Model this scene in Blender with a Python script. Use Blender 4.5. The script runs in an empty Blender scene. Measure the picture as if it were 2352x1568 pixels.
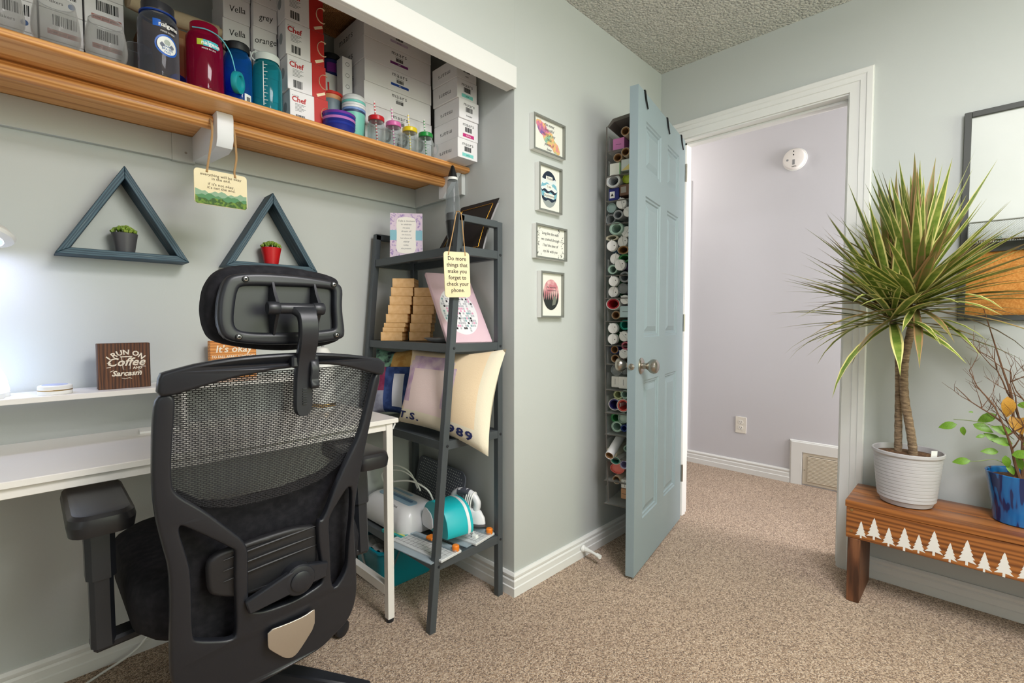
import bpy, bmesh, math, random
from mathutils import Vector, Matrix
R = math.radians; PI = math.pi
random.seed(11)
SC = bpy.context.scene
COL = SC.collection

# ------------------------------------------------------------------ camera
cd = bpy.data.cameras.new('camera'); cam = bpy.data.objects.new('camera', cd); COL.objects.link(cam)
cd.sensor_width = 36.0; cd.lens = 36.0 * 1099.0 / 2352.0; cd.clip_start = 0.02
PITCH = math.atan(44 / 1099.0); YAW = 44.504
cam.location = (0, 0, 1.06); cam.rotation_euler = (PI / 2 - PITCH, 0, R(YAW - 90))
SC.camera = cam
# ------------------------------------------------------------------ world, daylight, lamps, exposure
SC.view_settings.view_transform = 'Standard'; SC.view_settings.look = 'None'
SC.view_settings.gamma = 1.0; SC.view_settings.use_curve_mapping = False
SC.view_settings.exposure = 0.14
w = bpy.data.worlds.new('world'); SC.world = w; w.use_nodes = True
w.node_tree.nodes['Background'].inputs[0].default_value = (0.86, 0.95, 0.9, 1)
w.node_tree.nodes['Background'].inputs[1].default_value = 0.8
def area(name, loc, rot, sx, sy, power, col):
    l = bpy.data.lights.new(name, 'AREA'); l.shape = 'RECTANGLE'; l.size = sx; l.size_y = sy
    l.energy = power; l.color = col
    o = bpy.data.objects.new(name, l); COL.objects.link(o); o.location = loc; o.rotation_euler = rot
    return o
# daylight entering through the two windows of the room (behind the camera)
area('window_daylight', (1.35, -2.26, 1.45), (R(90), 0, R(0)), 1.7, 1.2, 30, (0.93, 1.0, 0.73))
area('side_window_daylight', (-1.66, -0.9, 1.45), (R(90), 0, R(-90)), 1.5, 1.2, 6, (0.84, 0.88, 1.0))
# overhead light of the room, an added ceiling fill, and the hall lights
def point(name, loc, power, col, rad=.12):
    l = bpy.data.lights.new(name, 'POINT'); l.energy = power; l.color = col; l.shadow_soft_size = rad
    o = bpy.data.objects.new(name, l); COL.objects.link(o); o.location = loc; return o
area('room_ceiling_light', (0.85, -0.35, 2.33), (0, 0, 0), .7, .7, 35, (0.985, 0.965, 1.0))
point('room_fill_light', (0.55, -0.7, 2.03), 32, (0.985, 0.965, 1.0), .2)  # fill added to brighten the ceiling; no pendant hangs here
area('hall_end_daylight', (3.05, -1.25, 1.35), (R(90), 0, 0), .85, 1.5, 50, (1.0, 0.97, 0.97))
point('hall_ceiling_light', (3.05, 1.9, 2.2), 10, (1.0, 0.94, 0.9), .15)

# ------------------------------------------------------------------ materials
def lin(c):
    out = []
    for v in c[:3]:
        v = v / 255.0
        out.append(v / 12.92 if v <= .04045 else ((v + .055) / 1.055) ** 2.4)
    return (*out, 1.0)
MATS = {}
def nodes(name):
    m = bpy.data.materials.new(name); m.use_nodes = True
    nt = m.node_tree; return m, nt, nt.nodes['Principled BSDF']
def coords(nt, scale=(1, 1, 1), kind='Object'):
    tc = nt.nodes.new('ShaderNodeTexCoord'); mp = nt.nodes.new('ShaderNodeMapping')
    mp.inputs['Scale'].default_value = scale
    nt.links.new(tc.outputs[kind], mp.inputs['Vector']); return mp.outputs['Vector']
def add_bump(nt, b, height, strength, dist):
    bp = nt.nodes.new('ShaderNodeBump'); bp.inputs['Strength'].default_value = strength
    bp.inputs['Distance'].default_value = dist
    nt.links.new(height, bp.inputs['Height']); nt.links.new(bp.outputs['Normal'], b.inputs['Normal'])
def noise(nt, vec, scale, detail=2, rough=.5):
    n = nt.nodes.new('ShaderNodeTexNoise'); n.inputs['Scale'].default_value = scale
    n.inputs['Detail'].default_value = detail; n.inputs['Roughness'].default_value = rough
    nt.links.new(vec, n.inputs['Vector']); return n
def ramp(nt, fac, stops):
    r = nt.nodes.new('ShaderNodeValToRGB'); el = r.color_ramp.elements
    while len(el) < len(stops): el.new(.5)
    for e, (p, c) in zip(el, stops): e.position = p; e.color = lin(c)
    nt.links.new(fac, r.inputs['Fac']); return r.outputs['Color']
def M(name, col=(200, 200, 200), rough=.5, metal=0, emit=None, es=1, bump=None, coat=0, var=None, spec=.5, sheen=0):
    if name in MATS: return MATS[name]
    m, nt, b = nodes(name)
    b.inputs['Base Color'].default_value = lin(col); b.inputs['Roughness'].default_value = rough
    b.inputs['Metallic'].default_value = metal; b.inputs['Coat Weight'].default_value = coat
    b.inputs['Specular IOR Level'].default_value = spec
    if sheen: b.inputs['Sheen Weight'].default_value = sheen
    if emit:
        b.inputs['Emission Color'].default_value = lin(emit); b.inputs['Emission Strength'].default_value = es
    if var or bump:
        v = coords(nt)
    if var:   # (scale, colour2, lo, hi)
        n = noise(nt, v, var[0], 3)
        nt.links.new(ramp(nt, n.outputs['Fac'], [(var[2], col), (var[3], var[1])]), b.inputs['Base Color'])
    if bump:  # (scale, strength, distance)
        n = noise(nt, v, bump[0], 3); add_bump(nt, b, n.outputs['Fac'], bump[1], bump[2])
    MATS[name] = m; return m
def wood(name, stops, axis=0, scale=9, stretch=14, rough=.5, ring=2.5, bump=.15, coat=0, knots=False):
    if name in MATS: return MATS[name]
    m, nt, b = nodes(name)
    sc = [scale] * 3; sc[axis] = scale / stretch
    v = coords(nt, sc)
    n1 = noise(nt, v, ring, 4, .6)
    wv = nt.nodes.new('ShaderNodeTexWave'); wv.wave_type = 'BANDS'
    wv.bands_direction = 'Z' if axis != 2 else 'X'
    wv.inputs['Scale'].default_value = 1.6; wv.inputs['Distortion'].default_value = 7; wv.inputs['Detail'].default_value = 3
    wv.inputs['Detail Scale'].default_value = 1.2
    nt.links.new(v, wv.inputs['Vector'])
    mx = nt.nodes.new('ShaderNodeMath'); mx.operation = 'MULTIPLY_ADD'; mx.inputs[1].default_value = .45
    nt.links.new(wv.outputs['Fac'], mx.inputs[0])
    mm = nt.nodes.new('ShaderNodeMath'); mm.operation = 'MULTIPLY'; mm.inputs[1].default_value = .55
    nt.links.new(n1.outputs['Fac'], mm.inputs[0]); nt.links.new(mm.outputs[0], mx.inputs[2])
    fac = mx.outputs[0]
    colr = ramp(nt, fac, stops)
    nt.links.new(colr, b.inputs['Base Color'])
    b.inputs['Roughness'].default_value = rough; b.inputs['Coat Weight'].default_value = coat
    add_bump(nt, b, fac, bump, .002)
    MATS[name] = m; return m
def clear(name, tint=(235, 240, 240), gloss=.12, rough=.03, dens=.0):
    """thin clear plastic or glass: tinted see-through with a fresnel gloss; dens mixes in plastic body colour"""
    if name in MATS: return MATS[name]
    m, nt, b = nodes(name)
    tr = nt.nodes.new('ShaderNodeBsdfTransparent'); tr.inputs[0].default_value = lin(tint)
    b.inputs['Base Color'].default_value = lin(tint); b.inputs['Roughness'].default_value = rough
    b.inputs['Specular IOR Level'].default_value = .8
    lw = nt.nodes.new('ShaderNodeLayerWeight'); lw.inputs['Blend'].default_value = .5
    fr = nt.nodes.new('ShaderNodeMath'); fr.operation = 'POWER'; fr.inputs[1].default_value = 2.6; nt.links.new(lw.outputs['Facing'], fr.inputs[0])
    ad = nt.nodes.new('ShaderNodeMath'); ad.operation = 'MULTIPLY_ADD'; ad.inputs[1].default_value = .6; ad.inputs[2].default_value = .035 + dens
    ad.use_clamp = True
    nt.links.new(fr.outputs[0], ad.inputs[0])
    mx = nt.nodes.new('ShaderNodeMixShader'); nt.links.new(ad.outputs[0], mx.inputs[0])
    nt.links.new(tr.outputs[0], mx.inputs[1]); nt.links.new(b.outputs[0], mx.inputs[2])
    nt.links.new(mx.outputs[0], nt.nodes['Material Output'].inputs['Surface'])
    MATS[name] = m; return m

# ------------------------------------------------------------------ mesh builder
class MB:
    def __init__(s): s.v = []; s.f = []; s.mi = []; s.m = 0
    def add(s, vs, fs, T=None):
        o = len(s.v)
        s.v += [tuple(T @ Vector(p)) if T is not None else tuple(p) for p in vs]
        for f in fs: s.f.append([i + o for i in f]); s.mi.append(s.m)
        return s
    def box(s, x0, x1, y0, y1, z0, z1, T=None):
        return s.add([(x0, y0, z0), (x1, y0, z0), (x1, y1, z0), (x0, y1, z0), (x0, y0, z1), (x1, y0, z1), (x1, y1, z1), (x0, y1, z1)],
                     [(0, 3, 2, 1), (4, 5, 6, 7), (0, 1, 5, 4), (1, 2, 6, 5), (2, 3, 7, 6), (3, 0, 4, 7)], T)
    def cbox(s, c, d, T=None):
        return s.box(c[0] - d[0] / 2, c[0] + d[0] / 2, c[1] - d[1] / 2, c[1] + d[1] / 2, c[2] - d[2] / 2, c[2] + d[2] / 2, T)
    def ring(s, rings, cap0=True, cap1=True, closed=True, T=None):
        n = len(rings[0]); vs = [p for r in rings for p in r]; fs = []
        for k in range(len(rings) - 1):
            for i in range(n if closed else n - 1):
                j = (i + 1) % n
                fs.append((k * n + i, k * n + j, (k + 1) * n + j, (k + 1) * n + i))
        if cap0: fs.append(tuple(range(n - 1, -1, -1)))
        if cap1: fs.append(tuple((len(rings) - 1) * n + i for i in range(n)))
        return s.add(vs, fs, T)
    def lathe(s, prof, n=24, c=(0, 0, 0), T=None, cap0=True, cap1=True):
        rs = [[(c[0] + r * math.cos(2 * PI * i / n), c[1] + r * math.sin(2 * PI * i / n), c[2] + z) for i in range(n)] for r, z in prof]
        return s.ring(rs, cap0 and prof[0][0] > 1e-6, cap1 and prof[-1][0] > 1e-6, True, T)
    def tube(s, pts, r, n=8, caps=True, T=None, flat=1.0):
        pts = [Vector(p) for p in pts]; rs = []; up = None
        for i, p in enumerate(pts):
            t = (pts[min(i + 1, len(pts) - 1)] - pts[max(i - 1, 0)]).normalized()
            if up is None:
                up = Vector((0, 0, 1)) if abs(t.z) < .9 else Vector((1, 0, 0))
            a = t.cross(up)
            if a.length < 1e-4: a = t.orthogonal()
            a.normalize(); b = a.cross(t).normalized(); up = b
            rr = r[i] if isinstance(r, (list, tuple)) else r
            rs.append([tuple(p + a * (rr * math.cos(2 * PI * k / n)) + b * (rr * flat * math.sin(2 * PI * k / n))) for k in range(n)])
        return s.ring(rs, caps, caps, True, T)
    def bar(s, p0, p1, w, h, up=(0, 0, 1), T=None):
        p0 = Vector(p0); p1 = Vector(p1); t = (p1 - p0).normalized(); a = t.cross(Vector(up)).normalized(); b = a.cross(t)
        rs = [[tuple(p + a * (w / 2 * i) + b * (h / 2 * j)) for i, j in ((-1, -1), (1, -1), (1, 1), (-1, 1))] for p in (p0, p1)]
        return s.ring(rs, True, True, True, T)
    def prism(s, poly, a, b, ax='z', T=None):
        """polygon (u,v) extruded a..b along ax: z -> (u,v,w); y -> (u,w,v); x -> (w,u,v)"""
        f = {'z': lambda u, v, w: (u, v, w), 'y': lambda u, v, w: (u, w, v), 'x': lambda u, v, w: (w, u, v)}[ax]
        return s.ring([[f(u, v, a) for u, v in poly], [f(u, v, b) for u, v in poly]], True, True, True, T)
    def face(s, poly, w, ax='z', T=None):
        f = {'z': lambda u, v: (u, v, w), 'y': lambda u, v: (u, w, v), 'x': lambda u, v: (w, u, v)}[ax]
        return s.add([f(u, v) for u, v in poly], [tuple(range(len(poly)))], T)
    def ball(s, c, r, n=12, m=8, T=None):
        if not isinstance(r, (tuple, list)): r = (r, r, r)
        rs = [[(c[0] + r[0] * math.sin(PI * k / m) * math.cos(2 * PI * i / n), c[1] + r[1] * math.sin(PI * k / m) * math.sin(2 * PI * i / n), c[2] - r[2] * math.cos(PI * k / m)) for i in range(n)] for k in range(1, m)]
        o = len(s.v); s.ring(rs, True, True, True, T); return s
    def grid(s, fn, nu, nv, T=None):
        vs = [fn(i / nu, j / nv) for j in range(nv + 1) for i in range(nu + 1)]
        return s.add(vs, [(j * (nu + 1) + i, j * (nu + 1) + i + 1, (j + 1) * (nu + 1) + i + 1, (j + 1) * (nu + 1) + i) for j in range(nv) for i in range(nu)], T)
    def mesh(s, name, mats, bev=0, seg=1, ang=35, bang=30, recalc=True):
        me = bpy.data.meshes.new(name); me.from_pydata(s.v, [], s.f)
        for m in mats: me.materials.append(m)
        me.polygons.foreach_set('material_index', s.mi)
        bm = bmesh.new(); bm.from_mesh(me)
        if recalc: bmesh.ops.recalc_face_normals(bm, faces=bm.faces)
        if bev:
            es = [e for e in bm.edges if len(e.link_faces) == 2 and e.calc_face_angle(0) > R(bang)]
            bmesh.ops.bevel(bm, geom=es, offset=bev, segments=seg, profile=.6, affect='EDGES', clamp_overlap=True)
        bm.to_mesh(me); bm.free()
        me.polygons.foreach_set('use_smooth', [True] * len(me.polygons))
        me.set_sharp_from_angle(angle=R(ang)); me.update()
        return me
def tags(o, label=None, cat=None, group=None, kind=None):
    if label: o['label'] = label
    if cat: o['category'] = cat
    if group: o['group'] = group
    if kind: o['kind'] = kind
    return o
def ob(name, mb, mat, parent=None, loc=(0, 0, 0), rz=0, rot=None, bev=0, seg=1, ang=35, label=None, cat=None, group=None, kind=None, recalc=True):
    mats = mat if isinstance(mat, (list, tuple)) else [mat]
    me = mb.mesh(name, mats, bev, seg, ang, recalc=recalc) if isinstance(mb, MB) else mb
    o = bpy.data.objects.new(name, me); COL.objects.link(o)
    o.location = loc; o.rotation_euler = rot if rot is not None else (0, 0, rz)
    if parent is not None: o.parent = parent
    return tags(o, label, cat, group, kind)
def thing(name, label, cat, loc=(0, 0, 0), rz=0, group=None, rot=None):
    o = bpy.data.objects.new(name, None); COL.objects.link(o); o.empty_display_size = .05
    o.location = loc; o.rotation_euler = rot if rot is not None else (0, 0, rz)
    return tags(o, label, cat, group)
def dup(root, loc, rz=None, label=None, rot=None):
    r = root.copy(); COL.objects.link(r); r.location = loc
    if rz is not None: r.rotation_euler = (0, 0, rz)
    if rot is not None: r.rotation_euler = rot
    if label: r['label'] = label
    for ch in list(root.children):
        c = ch.copy(); COL.objects.link(c); c.parent = r
        for g in list(ch.children):
            d = g.copy(); COL.objects.link(d); d.parent = c
    return r
def frame(o, right, up):
    r = Vector(right).normalized(); u = Vector(up).normalized(); n = r.cross(u).normalized(); u = n.cross(r)
    m = Matrix((r, u, n)).transposed().to_4x4(); m.translation = Vector(o); return m
FY = ((1, 0, 0), (0, 0, 1))      # a face that looks towards -Y
FX = ((0, -1, 0), (0, 0, 1))     # a face that looks towards -X
def lettering(s, size, T, parent, mat, name='lettering', ext=.0003, align='CENTER', shear=0, sx=1, offset=0, spacing=1, arc=0, line=1, kind=None):
    cu = bpy.data.curves.new('txt', 'FONT'); cu.body = s; cu.size = size; cu.align_x = align; cu.align_y = 'CENTER'
    cu.shear = shear; cu.offset = offset; cu.space_character = spacing; cu.space_line = line; cu.resolution_u = 2; cu.extrude = ext
    t = bpy.data.objects.new('txt', cu); COL.objects.link(t)
    dg = bpy.context.evaluated_depsgraph_get()
    me = bpy.data.meshes.new_from_object(t.evaluated_get(dg)); bpy.data.objects.remove(t); bpy.data.curves.remove(cu)
    if arc:
        for v in me.vertices:
            a = v.co.x / arc; v.co.x, v.co.y = (arc + v.co.y) * math.sin(a), (arc + v.co.y) * math.cos(a) - arc
    me.transform(T @ Matrix.Diagonal((sx, 1, 1, 1))); me.name = name
    me.materials.clear(); me.materials.append(mat)
    o = bpy.data.objects.new(name, me); COL.objects.link(o); o.parent = parent
    return tags(o, kind=kind)
def barcode(T, w, h, n, parent, mat, seed=1):
    rn = random.Random(seed); mb = MB(); x = -w / 2
    while x < w / 2:
        b = rn.choice((1, 1, 2, 3)) * w / n
        mb.box(x, min(x + b, w / 2), -h / 2, h / 2, -.0001, .0004, T); x += b + rn.choice((1, 1, 2)) * w / n
    return ob('barcode', mb, mat, parent)
def rrect(w, h, r, n=4, cx=0, cy=0):
    P = []
    for sx, sy, a0 in ((1, 1, 0), (-1, 1, 90), (-1, -1, 180), (1, -1, 270)):
        for k in range(n + 1):
            a = R(a0 + 90 * k / n); P.append((cx + sx * (w / 2 - r) + r * math.cos(a), cy + sy * (h / 2 - r) + r * math.sin(a)))
    return P
def ell(rx, ry, n=24, cx=0, cy=0): return [(cx + rx * math.cos(2 * PI * k / n), cy + ry * math.sin(2 * PI * k / n)) for k in range(n)]
def smooth_path(pts, n=6):
    P = [Vector(p) for p in pts]; out = []
    for i in range(len(P) - 1):
        a = P[max(i - 1, 0)]; b = P[i]; c = P[i + 1]; d = P[min(i + 2, len(P) - 1)]
        for k in range(n):
            t = k / n
            out.append(.5 * ((2 * b) + (c - a) * t + (2 * a - 5 * b + 4 * c - d) * t * t + (3 * b - a - 3 * c + d) * t ** 3))
    return out + [P[-1]]
def XF(rx=0, ry=0, rz=0, t=(0, 0, 0)):
    m = Matrix.Rotation(rz, 4, 'Z') @ Matrix.Rotation(ry, 4, 'Y') @ Matrix.Rotation(rx, 4, 'X'); m.translation = Vector(t); return m

# palette
WHITE = M('white_paint', (236, 236, 232), .45)
TRIM = M('trim_white_gloss', (229, 229, 226), .35, bump=(30, .05, .001))
WALL = M('wall_paint_grey', (194, 198, 195), .62, bump=(220, .12, .0015), var=(1.3, (190, 195, 192), .35, .7))
HALL = M('hall_paint_lavender', (205, 203, 207), .62, bump=(220, .12, .0015))
BLACKP = M('black_plastic', (32, 34, 40), .38, bump=(900, .12, .0005))
INK = M('ink_black', (30, 30, 32), .7)
PAPER = M('paper_white', (240, 239, 236), .7)
STEEL = M('brushed_nickel', (176, 170, 160), .28, 1)
CH = {}
ROLLS = [('core', -.098, 1.864, .021, .02),('pinkbox', -.137, 1.823, .028, .029),('core', -.095, 1.775, .02, .019),('core', -.139, 1.766, .021, .019),('greenbox', -.151, 1.718, .026, .028),('clearbox', -.096, 1.724, .023, .026),('greyroll', -.152, 1.663, .035, .03),('lime', -.094, 1.668, .023, .022),('navybox', -.155, 1.61, .025, .028),('brownbox', -.102, 1.62, .026, .025),('cap', -.115, 1.563, .025, .024),('tealgrey', -.163, 1.55, .023, .022),('ring', -.132, 1.517, .023, .021),('cap', -.088, 1.525, .024, .024),('clearring', -.172, 1.504, .027, .025),('mint', -.134, 1.455, .034, .029),('cap', -.094, 1.44, .025, .024),('flat', -.16, 1.419, .032, .013),('cap', -.112, 1.399, .025, .024),('cap', -.156, 1.383, .025, .024),('creamroll', -.102, 1.36, .028, .02),('cap', -.147, 1.328, .025, .024),('green', -.096, 1.324, .028, .018),('cap', -.114, 1.296, .026, .025),('mint', -.152, 1.28, .023, .022),('ring', -.101, 1.245, .026, .025),('cap', -.146, 1.228, .024, .023),('clear', -.106, 1.195, .025, .024),('cap', -.154, 1.183, .026, .024),('redroll', -.151, 1.129, .035, .027),('cap', -.096, 1.147, .022, .022),('core', -.144, 1.08, .021, .02),('palebox', -.101, 1.095, .026, .027),('cap', -.149, 1.022, .025, .024),('teal', -.096, 1.037, .025, .024),('cap', -.15, .974, .025, .024),('cap', -.1, .987, .025, .024),('bluecore', -.141, .928, .021, .02),('pink', -.091, .946, .02, .019),('core', -.143, .887, .02, .019),('cap', -.099, .911, .023, .022),('clear', -.135, .837, .027, .026),('clear', -.092, .842, .023, .022),('whitebox', -.144, .783, .019, .026),('whitebox', -.102, .783, .022, .028),('olive', -.127, .727, .023, .022),('mint', -.089, .734, .021, .02),('navyroll', -.143, .683, .03, .028),('redcream', -.101, .683, .031, .031),('green', -.14, .622, .024, .023),('greygreen', -.101, .627, .025, .024),('mint', -.132, .584, .027, .026),('navy', -.09, .586, .017, .016),('longtube', -.139, .491, .021, .02),('cream', -.147, .47, .027, .026),('mint', -.087, .49, .017, .016),('tealgreen', -.128, .437, .025, .018),('coral', -.131, .394, .035, .025),('lavcore', -.093, .422, .022, .021),('creamcore', -.132, .344, .021, .02),('whitebox', -.092, .333, .018, .02),('cardbox', -.091, .291, .017, .024)]
CH['rail'] = [(.169, .92),(.173, .963),(.186, .968),(.238, .982),(.31, .991),(.413, .994),(.483, .99),(.555, .982),(.646, .966),(.645, .924),(.616, .93),(.557, .949),(.501, .962),(.451, .966),(.411, .962),(.363, .959),(.286, .947),(.227, .931),(.199, .922)]
CH['outer'] = [(.168, .922),(.163, .86),(.16, .795),(.161, .787),(.162, .757),(.166, .689),(.177, .625),(.189, .567),(.191, .492),(.19, .392),(.192, .305)]
CH['outerR'] = [(.343, .22),(.408, .225),(.504, .231),(.54, .248),(.586, .273),(.604, .329),(.594, .44),(.582, .528),(.581, .609),(.585, .688),(.59, .68),(.606, .761),(.622, .846),(.64, .93)]
CH['in_top'] = [(.618, .931),(.603, .863),(.584, .78),(.547, .723),(.551, .72),(.522, .658),(.495, .583),(.48, .583),(.485, .524),(.494, .474),(.502, .423),(.495, .411),(.437, .398),(.37, .401),(.339, .411),(.333, .421),(.331, .455),(.329, .516),(.327, .579),(.278, .638),(.248, .674),(.195, .725),(.192, .76),(.192, .789),(.195, .859),(.199, .923)]
CH['hole1'] = [(.205, .652),(.211, .653),(.301, .574),(.304, .566),(.304, .501),(.31, .377),(.302, .359),(.236, .387),(.228, .399),(.225, .545),(.217, .587),(.205, .636)]
CH['hole2'] = [(.567, .663),(.514, .592),(.509, .57),(.516, .505),(.527, .371),(.569, .418),(.567, .493),(.573, .572)]
CH['meshlow'] = [(.195, .725),(.248, .681),(.305, .667),(.363, .666),(.427, .67),(.498, .684),(.536, .704),(.551, .72)]
CH['plate'] = [(.371, .352),(.418, .349),(.453, .349),(.479, .356),(.481, .349),(.482, .308),(.456, .274),(.439, .255),(.425, .253),(.41, .262),(.386, .29),(.374, .305),(.372, .318)]
CH['lumbarpad'] = [(.255, .535),(.258, .554),(.274, .566),(.301, .571),(.366, .577),(.43, .578),(.481, .567),(.489, .554),(.49, .445),(.435, .448),(.401, .448),(.354, .445),(.309, .451),(.267, .471),(.258, .487)]
CH['hub'] = [(.437, .454)]
CH['hubedge'] = [(.411, .464),(.435, .486)]
CH['armL'] = [(.326, .449),(.329, .42),(.401, .444),(.39, .489)]
CH['armR'] = [(.447, .497),(.508, .458),(.51, .424),(.46, .442)]
CH['hpad'] = [(.257, 1.089),(.263, 1.131),(.278, 1.16),(.298, 1.176),(.338, 1.185),(.424, 1.188),(.504, 1.179),(.539, 1.169),(.548, 1.156),(.544, 1.095),(.551, 1.027),(.543, 1.013),(.501, 1.001),(.421, .994),(.348, 1.001),(.29, 1.015),(.27, 1.027),(.26, 1.055)]
CH['hshell'] = [(.269, 1.061),(.272, 1.108),(.283, 1.145),(.298, 1.158),(.345, 1.165),(.431, 1.165),(.512, 1.157),(.535, 1.144),(.531, 1.094),(.539, 1.03),(.527, 1.019),(.46, 1.011),(.37, 1.011),(.303, 1.018),(.278, 1.03)]
CH['hrecess'] = [(.298, 1.061),(.307, 1.129),(.321, 1.136),(.372, 1.138),(.462, 1.14),(.508, 1.138),(.511, 1.13),(.509, 1.093),(.512, 1.047),(.506, 1.043),(.429, 1.037),(.343, 1.038),(.306, 1.043)]
CH['screws'] = [(.321, 1.149),(.509, 1.148),(.306, 1.03),(.514, 1.03)]
# ------------------------------------------------------------------ setting
XW, YW, XS, YB, XH, HC = 2.45, 1.274, 1.308, 1.918, 3.535, 2.398
XL, YR_ = -1.7, -2.3
def structure(name, mb, mat, parent=None, label=None, **k):
    return ob(name, mb, mat, parent, kind='structure', label=label, **k)
# carpet
m, nt, b = nodes('carpet_beige')
v = coords(nt)
vc = nt.nodes.new('ShaderNodeTexVoronoi'); vc.inputs['Scale'].default_value = 270; nt.links.new(v, vc.inputs['Vector'])
sc_ = nt.nodes.new('ShaderNodeSeparateColor'); nt.links.new(vc.outputs['Color'], sc_.inputs[0]); n1 = noise(nt, v, 330, 1, .5); n2 = noise(nt, v, 2.2, 3)
c1 = ramp(nt, sc_.outputs[0], [(.0, (104, 82, 64)), (.22, (146, 120, 97)), (.5, (182, 156, 130)), (.8, (206, 182, 157)), (1.0, (228, 207, 184))])
c2 = ramp(nt, n2.outputs['Fac'], [(.3, (226, 220, 214)), (.7, (255, 252, 248))])
mx = nt.nodes.new('ShaderNodeMix'); mx.data_type = 'RGBA'; mx.blend_type = 'MULTIPLY'; mx.inputs[0].default_value = .6
nt.links.new(c1, mx.inputs[6]); nt.links.new(c2, mx.inputs[7]); nt.links.new(mx.outputs[2], b.inputs['Base Color'])
b.inputs['Roughness'].default_value = .95; b.inputs['Sheen Weight'].default_value = .25; b.inputs['Specular IOR Level'].default_value = .1
add_bump(nt, b, vc.outputs['Distance'], .7, -.006); CARPET = m
# popcorn ceiling
m, nt, b = nodes('popcorn_ceiling'); v = coords(nt)
n1 = noise(nt, v, 75, 4, .65); vo = nt.nodes.new('ShaderNodeTexVoronoi'); vo.inputs['Scale'].default_value = 95; nt.links.new(v, vo.inputs['Vector'])
sb = nt.nodes.new('ShaderNodeMath'); sb.operation = 'SUBTRACT'; nt.links.new(n1.outputs['Fac'], sb.inputs[0]); nt.links.new(vo.outputs['Distance'], sb.inputs[1])
b.inputs['Base Color'].default_value = lin((240, 238, 230)); b.inputs['Roughness'].default_value = .9
add_bump(nt, b, sb.outputs[0], 1.0, .02); POP = m

structure('floor', MB().box(XL - .1, XH + .1, YR_ - .1, 3.3, -.06, 0), CARPET)
structure('ceiling', MB().box(XL - .1, XH + .1, YR_ - .1, 3.3, HC, HC + .06), POP)
# wall with the four small frames, and the side of the closet: an L
structure('wall_front', MB().prism([(XS, YW), (XW, YW), (XW, YW + .11), (XS + .11, YW + .11), (XS + .11, YB + .1), (XS, YB + .1)], 0, HC, 'z'), WALL, bev=.003, seg=2)
structure('wall_header', MB().box(-1.0, XS, YW, YW + .03, 1.935, HC), WALL)
structure('wall_back', MB().box(-1.0, XS, YB, YB + .1, 0, HC), WALL)
structure('wall_closet_end', MB().box(-1.0, -.9, YW, YB, 0, HC), WALL)
structure('wall_front_far', MB().box(XL - .1, -1.0, YW, YW + .11, 0, HC), WALL)
OP0, OP1, OZ = .428, 1.158, 2.012        # clear door opening
structure('wall_door', MB().box(XW, XW + .12, YR_, OP0 - .02, 0, HC).box(XW, XW + .12, OP1 + .02, 3.2, 0, HC).box(XW, XW + .12, OP0 - .02, OP1 + .02, OZ + .02, HC), WALL)
structure('wall_hall', MB().box(XH, XH + .1, -1.3, 3.2, 0, HC), HALL)
structure('wall_hall_end', MB().box(XW + .12, XH, 3.2, 3.3, 0, HC).box(XW + .12, XH, -1.4, -1.3, 0, HC), HALL)
# unseen ceiling fixture with glowing panel, added to go with the overhead light
lm_ = ob('added_light_panel', MB().box(.45, 1.25, -.75, .05, HC - .05, HC), WHITE, label='square unseen light panel added on the ceiling above the camera', cat='lamp', bev=.01)
ob('diffuser', MB().box(.48, 1.22, -.72, .02, HC - .056, HC - .0505), M('light_panel_glow', (250, 246, 238), .5, emit=(255, 248, 236), es=3), lm_)
# walls behind the camera, each with a window opening
structure('wall_rear', MB().box(XL, .5, YR_ - .1, YR_, 0, HC).box(2.2, XW + .12, YR_ - .1, YR_, 0, HC).box(.5, 2.2, YR_ - .1, YR_, 0, .85).box(.5, 2.2, YR_ - .1, YR_, 2.05, HC), WALL)
structure('wall_left', MB().box(XL - .1, XL, YR_, -1.65, 0, HC).box(XL - .1, XL, -.15, YW, 0, HC).box(XL - .1, XL, -1.65, -.15, 0, .85).box(XL - .1, XL, -1.65, -.15, 2.05, HC), WALL)
for i, (a, b_, ax) in enumerate(((.5, 2.2, 'y'), (-1.65, -.15, 'x'))):
    fr = MB(); pos = YR_ - .06 if ax == 'y' else XL - .06
    def bx(u0, u1, z0, z1, d=.05, mb=fr):
        mb.box(u0, u1, pos, pos + d, z0, z1) if ax == 'y' else mb.box(pos, pos + d, u0, u1, z0, z1)
    bx(a, a + .06, .85, 2.05); bx(b_ - .06, b_, .85, 2.05); bx(a, b_, .85, .91); bx(a, b_, 1.99, 2.05); bx((a + b_) / 2 - .02, (a + b_) / 2 + .02, .85, 2.05)
    wn = structure('window_%d' % (i + 1), fr, WHITE)
    g = MB(); bx(a + .06, b_ - .06, .91, 1.99, .004, g); ob('pane', g, clear('window_glass'), wn)
# mouldings
BASE = [(0, 0), (.018, 0), (.018, .033), (.0145, .036), (.0145, .058), (.010, .064), (.0125, .069), (.0125, .077), (.006, .086), (0, .086)]
def moulding(name, p0, p1, n, prof=BASE, m0=0, m1=0, z0=0):
    """profile (thickness, height) swept from p0 to p1 (x,y); n = outward direction; m0/m1 lengthen per thickness (mitres)"""
    p0 = Vector(p0); p1 = Vector(p1); d = (p1 - p0).normalized(); n = Vector(n); mb = MB()
    mb.ring([[(*(p0 + n * t - d * (m0 * t)), z + z0) for t, z in prof], [(*(p1 + n * t + d * (m1 * t)), z + z0) for t, z in prof]])
    return structure(name, mb, TRIM)
moulding('baseboard_front', (XS, YW), (XW, YW), (0, -1), m0=1)
moulding('baseboard_closet', (XS, YW), (XS, YB), (-1, 0), m0=1)
moulding('baseboard_back', (-.9, YB), (XS, YB), (0, -1))
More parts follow.
